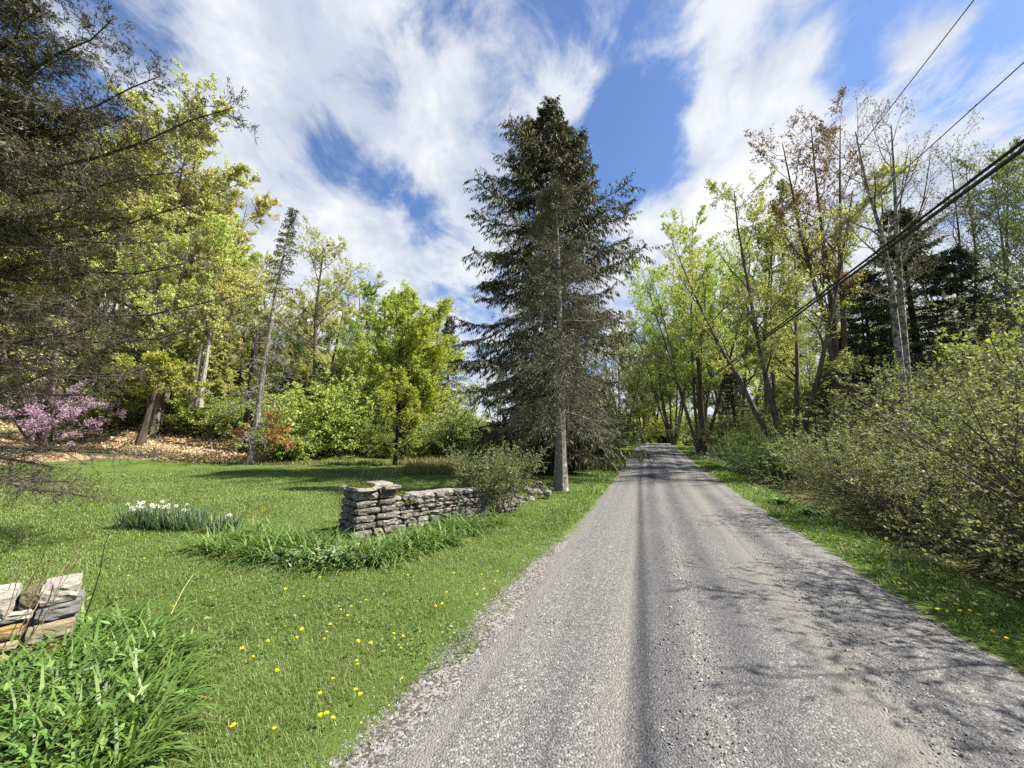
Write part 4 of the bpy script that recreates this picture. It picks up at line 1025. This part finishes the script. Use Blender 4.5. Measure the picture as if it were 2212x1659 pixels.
# redbud, and the dark double trunk behind it
bb = col_at(95, 23.2)
wf = broadleaf(4.6, .09, 4, fan=34, clear=.25, limbs=10, la=(35, 75), ll=.42, nsub=6, ntw=6, nl=13, leaf=.058, trop=.02, sidek=(6, 4, 3, 3), up=.2, top=.6, aspect=.8); a_, c_ = pair(wf, M_BARK, M_FLOWER)
thing('redbud_tree', 'low spreading redbud covered in pink-purple blossom near the left border', 'tree', bb, 1.3, (1.05, 1.05, .95), None, [('trunk', a_, (.06, .05, .045)), ('crown', c_, (.50, .35, .48))])
bb = col_at(75, 24.6); P = np.array([[at(u, v, 24.6) for u, v in l_] for l_ in ([(68, 985), (78, 940), (90, 890), (100, 860), (115, 800), (130, 700)], [(92, 1000), (98, 960), (106, 910), (112, 870), (118, 800), (122, 690)])]) - bb
wf = broadleaf(11, .36, paths=P, clear=.5, limbs=8, la=(30, 60), ll=.3, nsub=5, ntw=4, nl=4, leaf=.18, sidek=(8, 4, 3, 0)); a_, c_ = pair(wf, M_GREYBARK)
thing('twin_trunk_tree', 'dark leaning twin trunk with a pale foot standing in the pink redbud', 'tree', bb, parts=[('trunk', a_, (.05, .043, .036)), ('crown', c_, OL)])
# small fresh-leaved tree at the edge of the lawn, round tree behind it
bb = ground_at(853, 1006)
wf = broadleaf(5.2, .13, 1, clear=.16, limbs=24, la=(55, 85), ll=.42, nsub=9, ntw=8, nl=12, leaf=.085, trop=.03, sidek=(7, 5, 3, 3), up=1.6, top=.25); a_, c_ = pair(wf)
thing('young_tree', 'small layered fresh yellow-green tree at the far edge of the lawn', 'tree', bb, .4, (1, 1, 1), None, [('trunk', a_, (.03, .025, .02)), ('crown', c_, (.36, .40, .065))])
wf = broadleaf(12, .17, 4, fan=11, clear=.2, limbs=18, la=(40, 80), ll=.30, nsub=9, ntw=8, nl=14, leaf=.125, trop=.05, sidek=(7, 4, 3, 0), top=.55); RM = pair(wf)
bb = col_at(880, 33); h_ = at(880, 642, 33)[2] - bb[2]; s_ = h_ / 11.8
thing('round_tree', 'dense round bright yellow-green tree left of the big spruce', 'tree', bb, 2., (s_ * 1.05, s_ * 1.05, s_), None, [('trunk', RM[0], (.045, .038, .03)), ('crown', RM[1], (.36, .42, .06))])

# dark evergreens under the hill trees
HEM = conifer(12, .2, 1.2, lambda z: np.interp(z, [0, 2, 6, 10, 12], [2.6, 3.0, 2.3, 1.0, .15]), 105, 14, 18, sp=.2, sw=.04, e_lo=-4, e_hi=30, droop=.35, hang=.35, sidek=(7, 3, 0)); HEMM = pair(HEM, M_BARK, M_NEEDLE)


def hemlock(u, vt, Y, label, wx=1., color=(.03, .042, .018)):
    b = col_at(u, Y); h = at(u, vt, Y)[2] - b[2]; s_ = h / 11.9
    return thing('hemlock', label, 'tree', b, rng.uniform(0, 6), (s_ * wx, s_ * wx, s_), None, [('trunk', HEMM[0], (.04, .032, .026)), ('crown', HEMM[1], tuple(np.array(color) * 1.7))])


hemlock(690, 775, 37, 'dark layered evergreen in the shade below the dense olive hill tree', 1.2, (.045, .06, .024))
hemlock(610, 800, 34, 'dark evergreen between the slim conifer and the bright bush', 1.1, (.045, .055, .024))
hemlock(965, 685, 48, 'narrow dark evergreen top showing left of the big spruce', .8, (.04, .055, .025))
hemlock(500, 800, 34, 'dark evergreen at the back left of the black dead trunk', 1.2, (.05, .055, .022))

# ------------------------------------------------------------------ bushes
BK = [shrub(2.6, 3, 34, 9, 6, 12, .11, spread=42, sidek=(4, 3, 0), low=.1), shrub(2.4, 3.2, 28, 9, 6, 11, .10, spread=52, sidek=(4, 3, 0), low=.1, trop=-.03)]
BM = [pair(k) for k in BK]


def bush(u, vt, Y, kind, color, label, wx=1., name='bush', group=None, ms=None, Hn=2.5, bark=(.05, .04, .03)):
    b = col_at(u, Y); h = max(.4, at(u, vt, Y)[2] - b[2]); s_ = h / Hn; a_, c_ = (ms or BM)[kind]
    return thing(name, label, 'bush', b, rng.uniform(0, 6.28), (s_ * wx, s_ * wx, s_), group, [('stems', a_, bark), ('foliage', c_, np.array(color) * 1.4 * rng.uniform(.95, 1.05, 3))])


bush(678, 848, 28.5, 0, (.23, .29, .07), 'bright lime-green bush right of the orange dead needles', 1.1)
bush(640, 905, 27, 1, (.22, .27, .07), 'lower bright green bush in front and left of the lime-green bush', 1.2)
bush(740, 890, 31, 0, (.14, .18, .035), 'olive-green bush right of the bright lime bush', 1.2)
bush(792, 905, 31, 1, (.13, .165, .035), 'dull green bush behind the small layered tree at left', 1.1)
bush(470, 868, 30.2, 0, (.175, .22, .04), 'yellow-green bush left of the slim conifer foot', 1.2)
bush(405, 890, 30.2, 1, (.17, .2, .045), 'rounded yellow-green bush right of the short leaning trunk', 1.3)
bush(240, 850, 29.0, 0, (.22, .25, .05), 'tall yellow-green bush right of the pink redbud', 1.1)
bush(190, 900, 29.5, 1, (.19, .19, .06), 'olive-yellow bush directly right behind the redbud', 1.3)
bush(20, 900, 29.5, 1, (.17, .15, .06), 'brownish olive bush left of the redbud at the border', 1.4)
bush(560, 910, 29, 1, (.13, .15, .045), 'olive bush between the black dead trunk and the bright bush', 1.1)
bush(935, 905, 31, 1, (.17, .21, .06), 'olive bush at the foot of the round yellow-green tree', 1.2)
bush(985, 905, 29, 0, (.14, .18, .05), 'dark bush in the shade left of the big spruce', 1.2)
bush(1075, 975, 12.5, 0, (.10, .13, .04), 'green bush behind the leafy twiggy shrub at the wall end', 1.1)
wf = shrub(1.35, 1.6, 30, 9, 5, 8, .05, spread=36, sidek=(4, 3, 3), low=.35, trop=.01, aspect=.42, base=.3); WM = pair(wf)
b = np.array([-.42, 8.95, hz(-.42, 8.95)])
thing('leafy_shrub', 'sparse grey-green leafy shrub with bare stems at the far end of the stone wall', 'bush', b, .3, 1.06, None, [('stems', WM[0], (.10, .08, .05)), ('foliage', WM[1], (.145, .175, .065))])
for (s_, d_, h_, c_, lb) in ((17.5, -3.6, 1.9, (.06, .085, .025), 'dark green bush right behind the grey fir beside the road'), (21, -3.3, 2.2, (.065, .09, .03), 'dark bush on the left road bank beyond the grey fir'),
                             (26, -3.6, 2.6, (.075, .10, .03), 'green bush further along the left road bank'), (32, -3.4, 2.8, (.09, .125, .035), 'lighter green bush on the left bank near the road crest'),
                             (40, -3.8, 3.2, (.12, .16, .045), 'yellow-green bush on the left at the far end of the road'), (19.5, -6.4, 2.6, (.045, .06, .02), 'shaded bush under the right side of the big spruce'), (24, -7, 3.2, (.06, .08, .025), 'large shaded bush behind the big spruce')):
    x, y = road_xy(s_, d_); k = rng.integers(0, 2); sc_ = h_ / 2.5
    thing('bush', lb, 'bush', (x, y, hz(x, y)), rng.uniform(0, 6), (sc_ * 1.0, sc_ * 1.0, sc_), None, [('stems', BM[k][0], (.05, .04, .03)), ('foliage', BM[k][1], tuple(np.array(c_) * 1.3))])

# ------------------------------------------------------------------ right side: thicket
TK = [shrub(3.0, 3.4, 52, 11, 7, 19, .034, spread=50, trop=-.035, sidek=(4, 3, 3), low=.1, aspect=.68, base=.7, up=.9), shrub(2.8, 3.6, 48, 11, 7, 19, .032, spread=56, trop=-.05, sidek=(4, 3, 3), low=.1, aspect=.68, base=.7, up=.9)]
TM = [pair(k) for k in TK]
HS = (.185, .21, .09)
for (s_, d_, h_, k, c_, lb) in ((5.6, 5.15, 2.7, 0, HS, 'huge grey-green thicket bush at the right border, its bare stems over the verge'), (8.6, 5.05, 2.5, 1, HS, 'grey-green thicket bush next to the one at the right border'),
                                (11.6, 5.3, 1.9, 0, (.14, .16, .07), 'grey-green thicket bush in the middle of the right-hand row'), (14.6, 5.9, 1.45, 1, (.12, .15, .06), 'grey-green thicket bush just before the low fresh green bush'),
                                (7.6, 8.6, 3.7, 1, HS, 'tall pale-leaved thicket bush behind the front row at the right border'), (11.2, 9.2, 3.5, 0, (.15, .165, .075), 'tall thicket bush under the mottled pale trunks'), (15.5, 9.0, 2.5, 1, (.11, .13, .05), 'shaded thicket bush below the dark hemlocks'),
                                (3.4, 7.2, 3.2, 1, HS, 'thicket bush partly cut off by the right border'), (19.5, 9.4, 3.2, 0, (.12, .15, .045), 'olive thicket bush below the forked maple'), (24.5, 8.2, 3.0, 1, (.16, .18, .08), 'pale-flowered bush right of the utility pole'),
                                (30, 6.6, 3.0, 0, (.12, .15, .045), 'olive bush behind the utility pole'), (36, 6.3, 3.2, 1, (.15, .18, .06), 'light green bush on the right bank near the road crest'), (43, 6.8, 3.6, 0, (.18, .21, .07), 'pale yellow-green bush at the right end of the road'), (22, 6.6, 1.5, 1, (.10, .14, .04), 'low bush on the bank right before the utility pole')):
    x, y = road_xy(s_, d_); sc_ = h_ / 2.75
    thing('thicket_bush', lb, 'bush', (x, y, hz(x, y)), rng.uniform(0, 6), (sc_, sc_, sc_), None, [('stems', TM[k][0], (.085, .07, .055)), ('foliage', TM[k][1], tuple(np.array(c_) * rng.uniform(.82, 1.2) * rng.uniform(.92, 1.08, 3)))])
wf = shrub(2.1, 3.4, 44, 10, 8, 12, .06, spread=52, sidek=(4, 3, 3), low=.3, trop=-.02, aspect=.35, base=.6, up=.4); GM = pair(wf)
x, y = road_xy(18.3, 5.0)
thing('green_bush', 'low rounded fresh green fine-leaved bush on the right, beyond the grey-green thicket', 'bush', (x, y, hz(x, y)), .5, (1, 1, .95), None, [('stems', GM[0], (.08, .065, .05)), ('foliage', GM[1], (.11, .18, .045))])
# skunk cabbages in the ditch
for q_, (u, v, lb) in enumerate(((1690, 1082, 'big-leaved bright plant in the ditch under the thicket, the farther one'), (1752, 1105, 'big-leaved dark plant in the ditch under the thicket, the nearer one'))):
    p = ground_at(u, v + 6); G = Geo(); n = 9; az = np.arange(n) * 2.4; d = np.stack([np.cos(az) * .7, np.sin(az) * .7, np.ones(n)], 1)
    straps(G, np.zeros((n, 3)), d, rng.uniform(.35, .5, n), rng.uniform(.17, .24, n), rng.uniform(.5, 1.1, n), seg=5)
    tag(obj('skunk_cabbage', G.mesh('skunk_cabbage', M_GRASS), None, ((.10, .20, .05), (.06, .13, .03))[q_], p), lb, 'plant')

# ------------------------------------------------------------------ right side: trees
hemlock(2010, 452, 19, 'tallest dark hemlock behind the mottled pale trunks', 1.15)
hemlock(2120, 540, 17.5, 'dark hemlock at the right, next to the tallest one', 1.2)
hemlock(1905, 590, 20, 'dark hemlock left of the tallest one, behind the pale trunks', 1.1)
hemlock(1795, 860, 18.5, 'small dark hemlock left of the pale trunks above the thicket', 1.7)
hemlock(1590, 800, 28, 'small brownish evergreen right of the utility pole', 1.3, (.06, .06, .025))
hemlock(1850, 730, 19.5, 'short dark hemlock filling the shade between the brown-budded trees and the pale trunks', 1.2)


def path_tree(name, label, Y, lines, r, cfg, bark, barkc, leafc, leafm=None):
    n0 = 7; P = []
    for l_ in lines:
        l_ = np.array(l_, float); t = np.concatenate([[0], np.cumsum(np.hypot(*np.diff(l_, axis=0).T))]); tt = np.linspace(0, t[-1], n0)
        yy = Y + rng.uniform(-.5, .5) * np.linspace(0, 1, n0)
        P.append([at(np.interp(a_, t, l_[:, 0]), np.interp(a_, t, l_[:, 1]), y_) for a_, y_ in zip(tt, yy)])
    P = np.array(P); b = np.array([P[0, 0, 0], P[0, 0, 1], hz(P[0, 0, 0], P[0, 0, 1])]); P -= b; P[:, 0, 2] = np.minimum(P[:, 0, 2], -.1) if cfg.pop('grounded', True) else P[:, 0, 2]
    wf = broadleaf(P[0, -1, 2], r, paths=P, **cfg); a_, c_ = pair(wf, bark, leafm)
    return thing(name, label, 'tree', b, parts=[('trunk', a_, barkc), ('crown', c_, leafc)])


path_tree('mottled_tree', 'two mottled pale trunks rising from the thicket in front of dark hemlocks, nearly bare', 14.5,
          [[(1955, 960), (1948, 830), (1935, 700), (1918, 555), (1887, 438), (1862, 372), (1848, 285)], [(1968, 960), (1958, 800), (1945, 640), (1942, 535), (1928, 440), (1935, 340), (1925, 270)]],
          .165, dict(clear=.42, limbs=15, la=(22, 50), ll=.24, nsub=7, ntw=6, nl=2, leaf=.07, trop=.1, sidek=(8, 5, 3, 3), up=.2, top=.5), M_PALEBARK, (.10, .088, .07), (.14, .10, .06))
path_tree('red_budded_tree', 'tall brown-trunked trees with reddish spring buds left of the mottled trunks', 19,
          [[(1812, 930), (1811, 780), (1795, 660), (1778, 520), (1766, 418), (1759, 360), (1752, 275)], [(1832, 930), (1825, 750), (1818, 640), (1817, 555), (1813, 400), (1818, 330), (1815, 272)], [(1806, 900), (1800, 740), (1768, 640), (1743, 560), (1722, 477), (1706, 380), (1690, 310)]],
          .17, dict(clear=.38, limbs=14, la=(22, 50), ll=.2, nsub=7, ntw=6, nl=7, leaf=.10, trop=.1, sidek=(7, 4, 3, 3), up=.2, top=.5), M_BARK, (.12, .095, .07), (.17, .10, .055))
path_tree('bare_tree', 'thin nearly bare tree against the sky right of the mottled trunks', 18,
          [[(2085, 900), (2082, 700), (2075, 560), (2070, 480), (2060, 400), (2052, 330)], [(2100, 900), (2105, 700), (2110, 560), (2098, 470), (2092, 420), (2085, 345)]],
          .11, dict(clear=.45, limbs=12, la=(22, 50), ll=.2, nsub=7, ntw=6, nl=2, leaf=.08, trop=.1, sidek=(6, 4, 3, 3), up=.2, top=.5), M_BARK, (.13, .11, .09), (.13, .12, .05))
path_tree('grey_stemmed_tree', 'slim grey-stemmed tree with small leaves at the right border', 17,
          [[(2185, 900), (2178, 700), (2170, 560), (2160, 480), (2150, 420), (2140, 370)], [(2200, 900), (2215, 700), (2222, 560), (2228, 470), (2235, 420), (2240, 350)]],
          .11, dict(clear=.4, limbs=13, la=(25, 55), ll=.24, nsub=7, ntw=6, nl=6, leaf=.10, trop=.08, sidek=(6, 4, 3, 3), up=.2, top=.5), M_BARK, (.15, .13, .11), (.13, .16, .06))
MK = [broadleaf(15, .13, 7, fan=19, clear=.26, limbs=13, la=(30, 65), ll=.25, nsub=8, ntw=7, nl=11, leaf=.105, trop=.05, sidek=(7, 4, 3, 3), up=.5, top=.45),
      broadleaf(15, .17, 4, fan=19, clear=.3, limbs=14, la=(30, 70), ll=.27, nsub=8, ntw=7, nl=12, leaf=.10, trop=.045, sidek=(7, 4, 3, 3), up=.5, top=.45),
      broadleaf(15, .14, 2, fan=7, clear=.35, limbs=15, la=(30, 65), ll=.25, nsub=8, ntw=7, nl=11, leaf=.11, trop=.05, sidek=(6, 4, 3, 3), up=.5, top=.45)]
MM = [pair(k) for k in MK]; HH = [15, 15, 15, 16]; LM = (.43, .50, .14)
for args in [
    (1512, 508, 31, 0, LM, 'many-stemmed light green maple behind the utility pole', .85),
    (1703, 432, 20.5, 1, LM, 'forked dark-stemmed maple with light green leaves right of the utility pole', .95),
    (1455, 620, 44, 0, (.20, .24, .06), 'light green many-stemmed tree at the far right side of the road', .8),
    (1600, 560, 36, 1, LM, 'light green tree between the many-stemmed maple and the forked maple', .9),
    (1660, 470, 27, 2, (.22, .25, .055), 'slender yellow-green tree standing behind the forked maple', 1.),
    (1570, 620, 45, 2, LM, 'thin light green tree farther back behind the many-stemmed maple', 1.2),
    (1860, 560, 30, 2, (.17, .2, .06), 'light green tree seen behind the brown-budded trees', 1.1),
    (2190, 400, 24, 1, (.12, .16, .05), 'leafy green tree at the right border behind the slim stems', .8),
    (2130, 640, 27, 2, (.2, .22, .05), 'yellow-green tree behind the hemlocks at the right', 1.2),
    (1388, 760, 56, 0, (.2, .24, .07), 'dark-stemmed tree group at the far end of the road on its left', .75),
    (1412, 800, 64, 2, (.22, .26, .08), 'thin pale green tree closing the far end of the road', 1.),
    (1365, 800, 50, 2, (.14, .17, .05), 'thin dark-stemmed tree left of the group at the end of the road', .9),
    (1340, 720, 40, 1, (.18, .22, .05), 'light green tree behind the right flank of the big spruce', .8),
]: hill_tree(*args, name='roadside_tree', ms=MM)

# far woods that read as one mass: behind the individual trees
def woods(name, label, spec, src, color, bark):
    color = tuple(np.array(color) * 1.5); W, F = Geo(), Geo()
    for (u, vt, Y, k) in spec:
        b = col_at(u, Y); h = at(u, vt, Y)[2] - b[2]; s_ = h / 15.7; rz_ = rng.uniform(0, 6.28)
        W.merge(src[k][0].arrays(), b, s_, rz_); F.merge(src[k][1].arrays(), b, s_, rz_)
    obj_ = obj(name, F.mesh(name, M_LEAF), None, color); tag(obj_, label, None, kind='stuff')
    obj('trunks', W.mesh('trunks', M_BARK), obj_, bark)


SRC4 = [HK[0], HK[1], HK[3]]
sp_ = [(u + rng.uniform(-20, 20), np.interp(u, [-300, 200, 390, 520, 640, 760, 830, 980], [330, 350, 400, 600, 640, 660, 690, 720]) + rng.uniform(0, 60), rng.uniform(46, 64), rng.integers(0, 3)) for u in range(-300, 990, 36)]
woods('hillside_woods', 'far olive-green woods filling the hill behind the nearer trees', sp_, SRC4, (.17, .19, .05), DARKB)
sp_ = [(u + rng.uniform(-30, 30), rng.uniform(650, 740), rng.uniform(50, 75), rng.integers(0, 3)) for u in range(1400, 2700, 48)]
woods('roadside_woods', 'far yellow-green woods behind the trees on the right of the road', sp_, [MK[0], MK[1], MK[2]], (.21, .24, .055), DARKB)
sp_ = [(u + rng.uniform(-20, 20), rng.uniform(760, 820), rng.uniform(62, 80), rng.integers(0, 3)) for u in range(1000, 1340, 75)]
woods('valley_woods', 'far light green woods seen past the big spruce and the end of the road', sp_, [MK[0], MK[1], MK[2]], (.21, .25, .06), DARKB)
# undergrowth
W, F = Geo(), Geo()
for k in range(120):
    u = rng.uniform(-200, 1010); Y = rng.uniform(30, 52); b = col_at(u, Y); s_ = rng.uniform(.5, 1.3); F.merge(BK[k % 2][1].arrays(), b, s_, rng.uniform(0, 6)); W.merge(BK[k % 2][0].arrays(), b, s_, 0)
for k in range(130):
    s_, d_ = rng.uniform(14, 60), rng.uniform(8, 34); x, y = road_xy(s_, d_); z_ = rng.uniform(.6, 1.2) * (1 if d_ < 12 else 1.7); F.merge(BK[k % 2][1].arrays(), (x, y, hz(x, y)), z_, rng.uniform(0, 6)); W.merge(BK[k % 2][0].arrays(), (x, y, hz(x, y)), z_, 0)
ug = tag(obj('undergrowth', F.mesh('undergrowth', M_LEAF), None, (.27, .31, .10)), 'olive-green undergrowth at the foot of the woods on both sides', None, kind='stuff'); obj('stems', W.mesh('stems', M_BARK), ug, DARKB)
W, F = Geo(), Geo()
for k in range(46):
    s_, d_ = rng.uniform(63, 92), rng.uniform(-22, 16); x, y = road_xy(s_, d_); z_ = rng.uniform(1., 2.2); F.merge(BK[k % 2][1].arrays(), (x, y, hz(x, y)), z_, rng.uniform(0, 6)); W.merge(BK[k % 2][0].arrays(), (x, y, hz(x, y)), z_, 0)
ug = tag(obj('far_thicket', F.mesh('far_thicket', M_LEAF), None, (.50, .56, .18)), 'pale yellow-green thicket closing the far end of the road', None, kind='stuff'); obj('stems', W.mesh('stems', M_BARK), ug, DARKB)
# fallen leaves on the slope
n = 16000; u = rng.uniform(-200, 820, n); Y = rng.uniform(24, 33, n); x = (u - 1106) / 832 * Y / .99; k = rng.random(n) < zones(x, Y)[0] * 1.1; x, Y = x[k], Y[k]
G = Geo(); leaves(G, np.stack([x, Y, height(x, Y) + rng.uniform(0, .09, len(x))], 1), .15, up=.8, aspect=.7)
tag(obj('fallen_leaves', G.mesh('fallen_leaves', M_TWIG), None, (.46, .33, .20)), 'tan fallen leaves covering the slope beyond the lawn', None, kind='stuff')
# rough brown-green grass by the brook and under the spruce
n = 9000; u = np.concatenate([rng.uniform(880, 1120, n), rng.uniform(120, 900, n // 2)]); Y = np.concatenate([rng.uniform(17, 31, n), rng.uniform(23.5, 26, n // 2)]); x = (u - 1106) / 832 * Y
G = Geo(); straps(G, np.stack([x, Y, height(x, Y)], 1), np.stack([rng.normal(0, .35, len(x)), rng.normal(0, .35, len(x)), np.ones(len(x))], 1), rng.uniform(.15, .6, len(x)) * np.where(np.arange(len(x)) < n, 1, .6), .035, rng.uniform(.1, .8, len(x)), seg=2)
tag(obj('rough_grass', G.mesh('rough_grass', M_GRASS), None, (.16, .155, .055)), 'rough tawny grass along the far lawn edge and under the spruce', None, kind='stuff')

# ------------------------------------------------------------------ utility pole, wires, posts
M_POLE = bark_mat('weathered_pole', scale=14, stretch=.08, lo=.6, hi=1.4, bump=.3)
pb_ = col_at(1520, 25.4); ptop = at(1519, 772, 25.4)[2] - pb_[2]
pole = thing('utility_pole', 'dark wooden utility pole on the right verge with wires to the right', 'utility pole', pb_)
G = Geo(); tubes(G, np.array([[0, 0, -.2], [0, 0, ptop * .5], [-.03, 0, ptop]]), np.array([.15, .135, .115]), 12, cap=True); obj('post', G.mesh('post', M_POLE, True), pole, (.075, .055, .042))
G = Geo(); v_, f_ = box_rounded(.16, .012, .34, 0, 2, 50); G.add(v_ + [-.05, -.148, at(1519, 947, 25.4)[2] - pb_[2]], f_); obj('pole_tag', G.mesh('pole_tag', plain('tag_yellow', (.42, .27, .06))), pole)
G = Geo(); tubes(G, np.array([[-.03, 0, ptop - .02], [-.03, 0, ptop + .06], [-.03, 0, ptop + .16]]), np.array([.03, .055, .03]), 8, cap=True); obj('insulator', G.mesh('insulator', plain('porcelain', (.12, .1, .09), .3)), pole)
G = Geo(); zc_ = at(1521, 832, 25.4)[2] - pb_[2]; tubes(G, np.array([[-.2, -.02, zc_], [0, -.02, zc_], [.2, -.02, zc_]]), np.array([.03, .03, .03]), 6, cap=True); obj('cable_clamp', G.mesh('cable_clamp', plain('steel', (.2, .2, .2), .5, metal=.6)), pole)
M_CABLE = plain('black_cable', (.018, .018, .02), .6, .3)


def wire(name, label, cat, p0, p1, far, r, sag=.0, strands=1, parts=False):
    t = np.linspace(-.35, 1, 40)[:, None]; p0 = np.array(p0); p1 = np.array(p1)
    P = p1 + (p0 - p1) * (1 - t); P = p0 * (1 - t) + p1 * t if False else p1 + (p0 - p1) * t
    t2 = np.linspace(0, 1, 24)[1:, None]; Q = p0 + (np.array(far) - p0) * t2; Q[:, 2] -= .7 * np.sin(t2[:, 0] * math.pi)
    P = np.concatenate([P, Q])
    if strands == 1:
        G = Geo(); tubes(G, P[None], np.full((1, len(P)), r), 6); return tag(obj(name, G.mesh(name, M_CABLE)), label, cat)
    e = thing(name, label, cat, p0)
    for k in range(strands):
        off = np.array([(.0, .0, .045), (.03, 0, .0), (-.015, 0, -.05)][k]) * .85; G = Geo(); tubes(G, (P - p0 + off)[None], np.full((1, len(P)), r * (1, .8, 1)[k]), 7)
        obj('strand', G.mesh('strand', M_CABLE), e)
    return e


top_w = pb_ + [0, 0, ptop + .12]
n2p = np.array(road_xy(57, 5.2)); n2z = hz(*n2p)
wire('power_wire', 'upper thin overhead wire running from the pole top to the top border', 'wire', top_w, (4.55, 3.24, 1.65 + 3.24 * 1.125 / .854), (n2p[0], n2p[1], n2z + 6.6), .0055)
wire('power_wire', 'lower thin overhead wire running from the pole top to the right border', 'wire', top_w, (4.45, 2.95, 1.65 + 2.95 * .9585 / .8766), (n2p[0] + .2, n2p[1], n2z + 6.4), .0055)
cp = pb_ + [.0, -.16, zc_]
wire('cable_bundle', 'thick black bundle of overhead cables sloping from the pole to the right border', 'cable', cp, (4.5, 3.05, 1.65 + 3.05 * .756 / .905), at(1410, 885, 52), .0165, strands=3)
for q_, (b_, t_, lb) in enumerate((((1338, 1022), (1305, 985), 'leaning weathered fence post left of the road, the nearer longer one'), ((1345, 1008), (1322, 985), 'leaning weathered fence post left of the road, the farther shorter one'))):
    a_ = ground_at(*b_); tp = at(t_[0], t_[1], a_[1]) + [0, 0, .05]; G = Geo(); tubes(G, np.array([[0, 0, -.1], (tp - a_) * .5, tp - a_]), np.array([.085, .08, .075]), 7, cap=True)
    tag(obj('fence_post', G.mesh('fence_post', M_POLE), None, (.10, .09, .075), a_), lb, 'post')
n = 260; c = ground_at(1545, 1000); G = Geo(); p = np.stack([c[0] + rng.normal(0, .5, n), c[1] + rng.normal(0, 1., n), np.zeros(n)], 1); p[:, 2] = height(p[:, 0], p[:, 1]) + rng.uniform(.12, .28, n); leaves(G, p, .05, up=1., aspect=.9)
tag(obj('white_flowers', G.mesh('white_flowers', M_FLOWER), None, (.6, .62, .55)), 'small white flowers on the verge at the foot of the utility pole', None, kind='stuff')
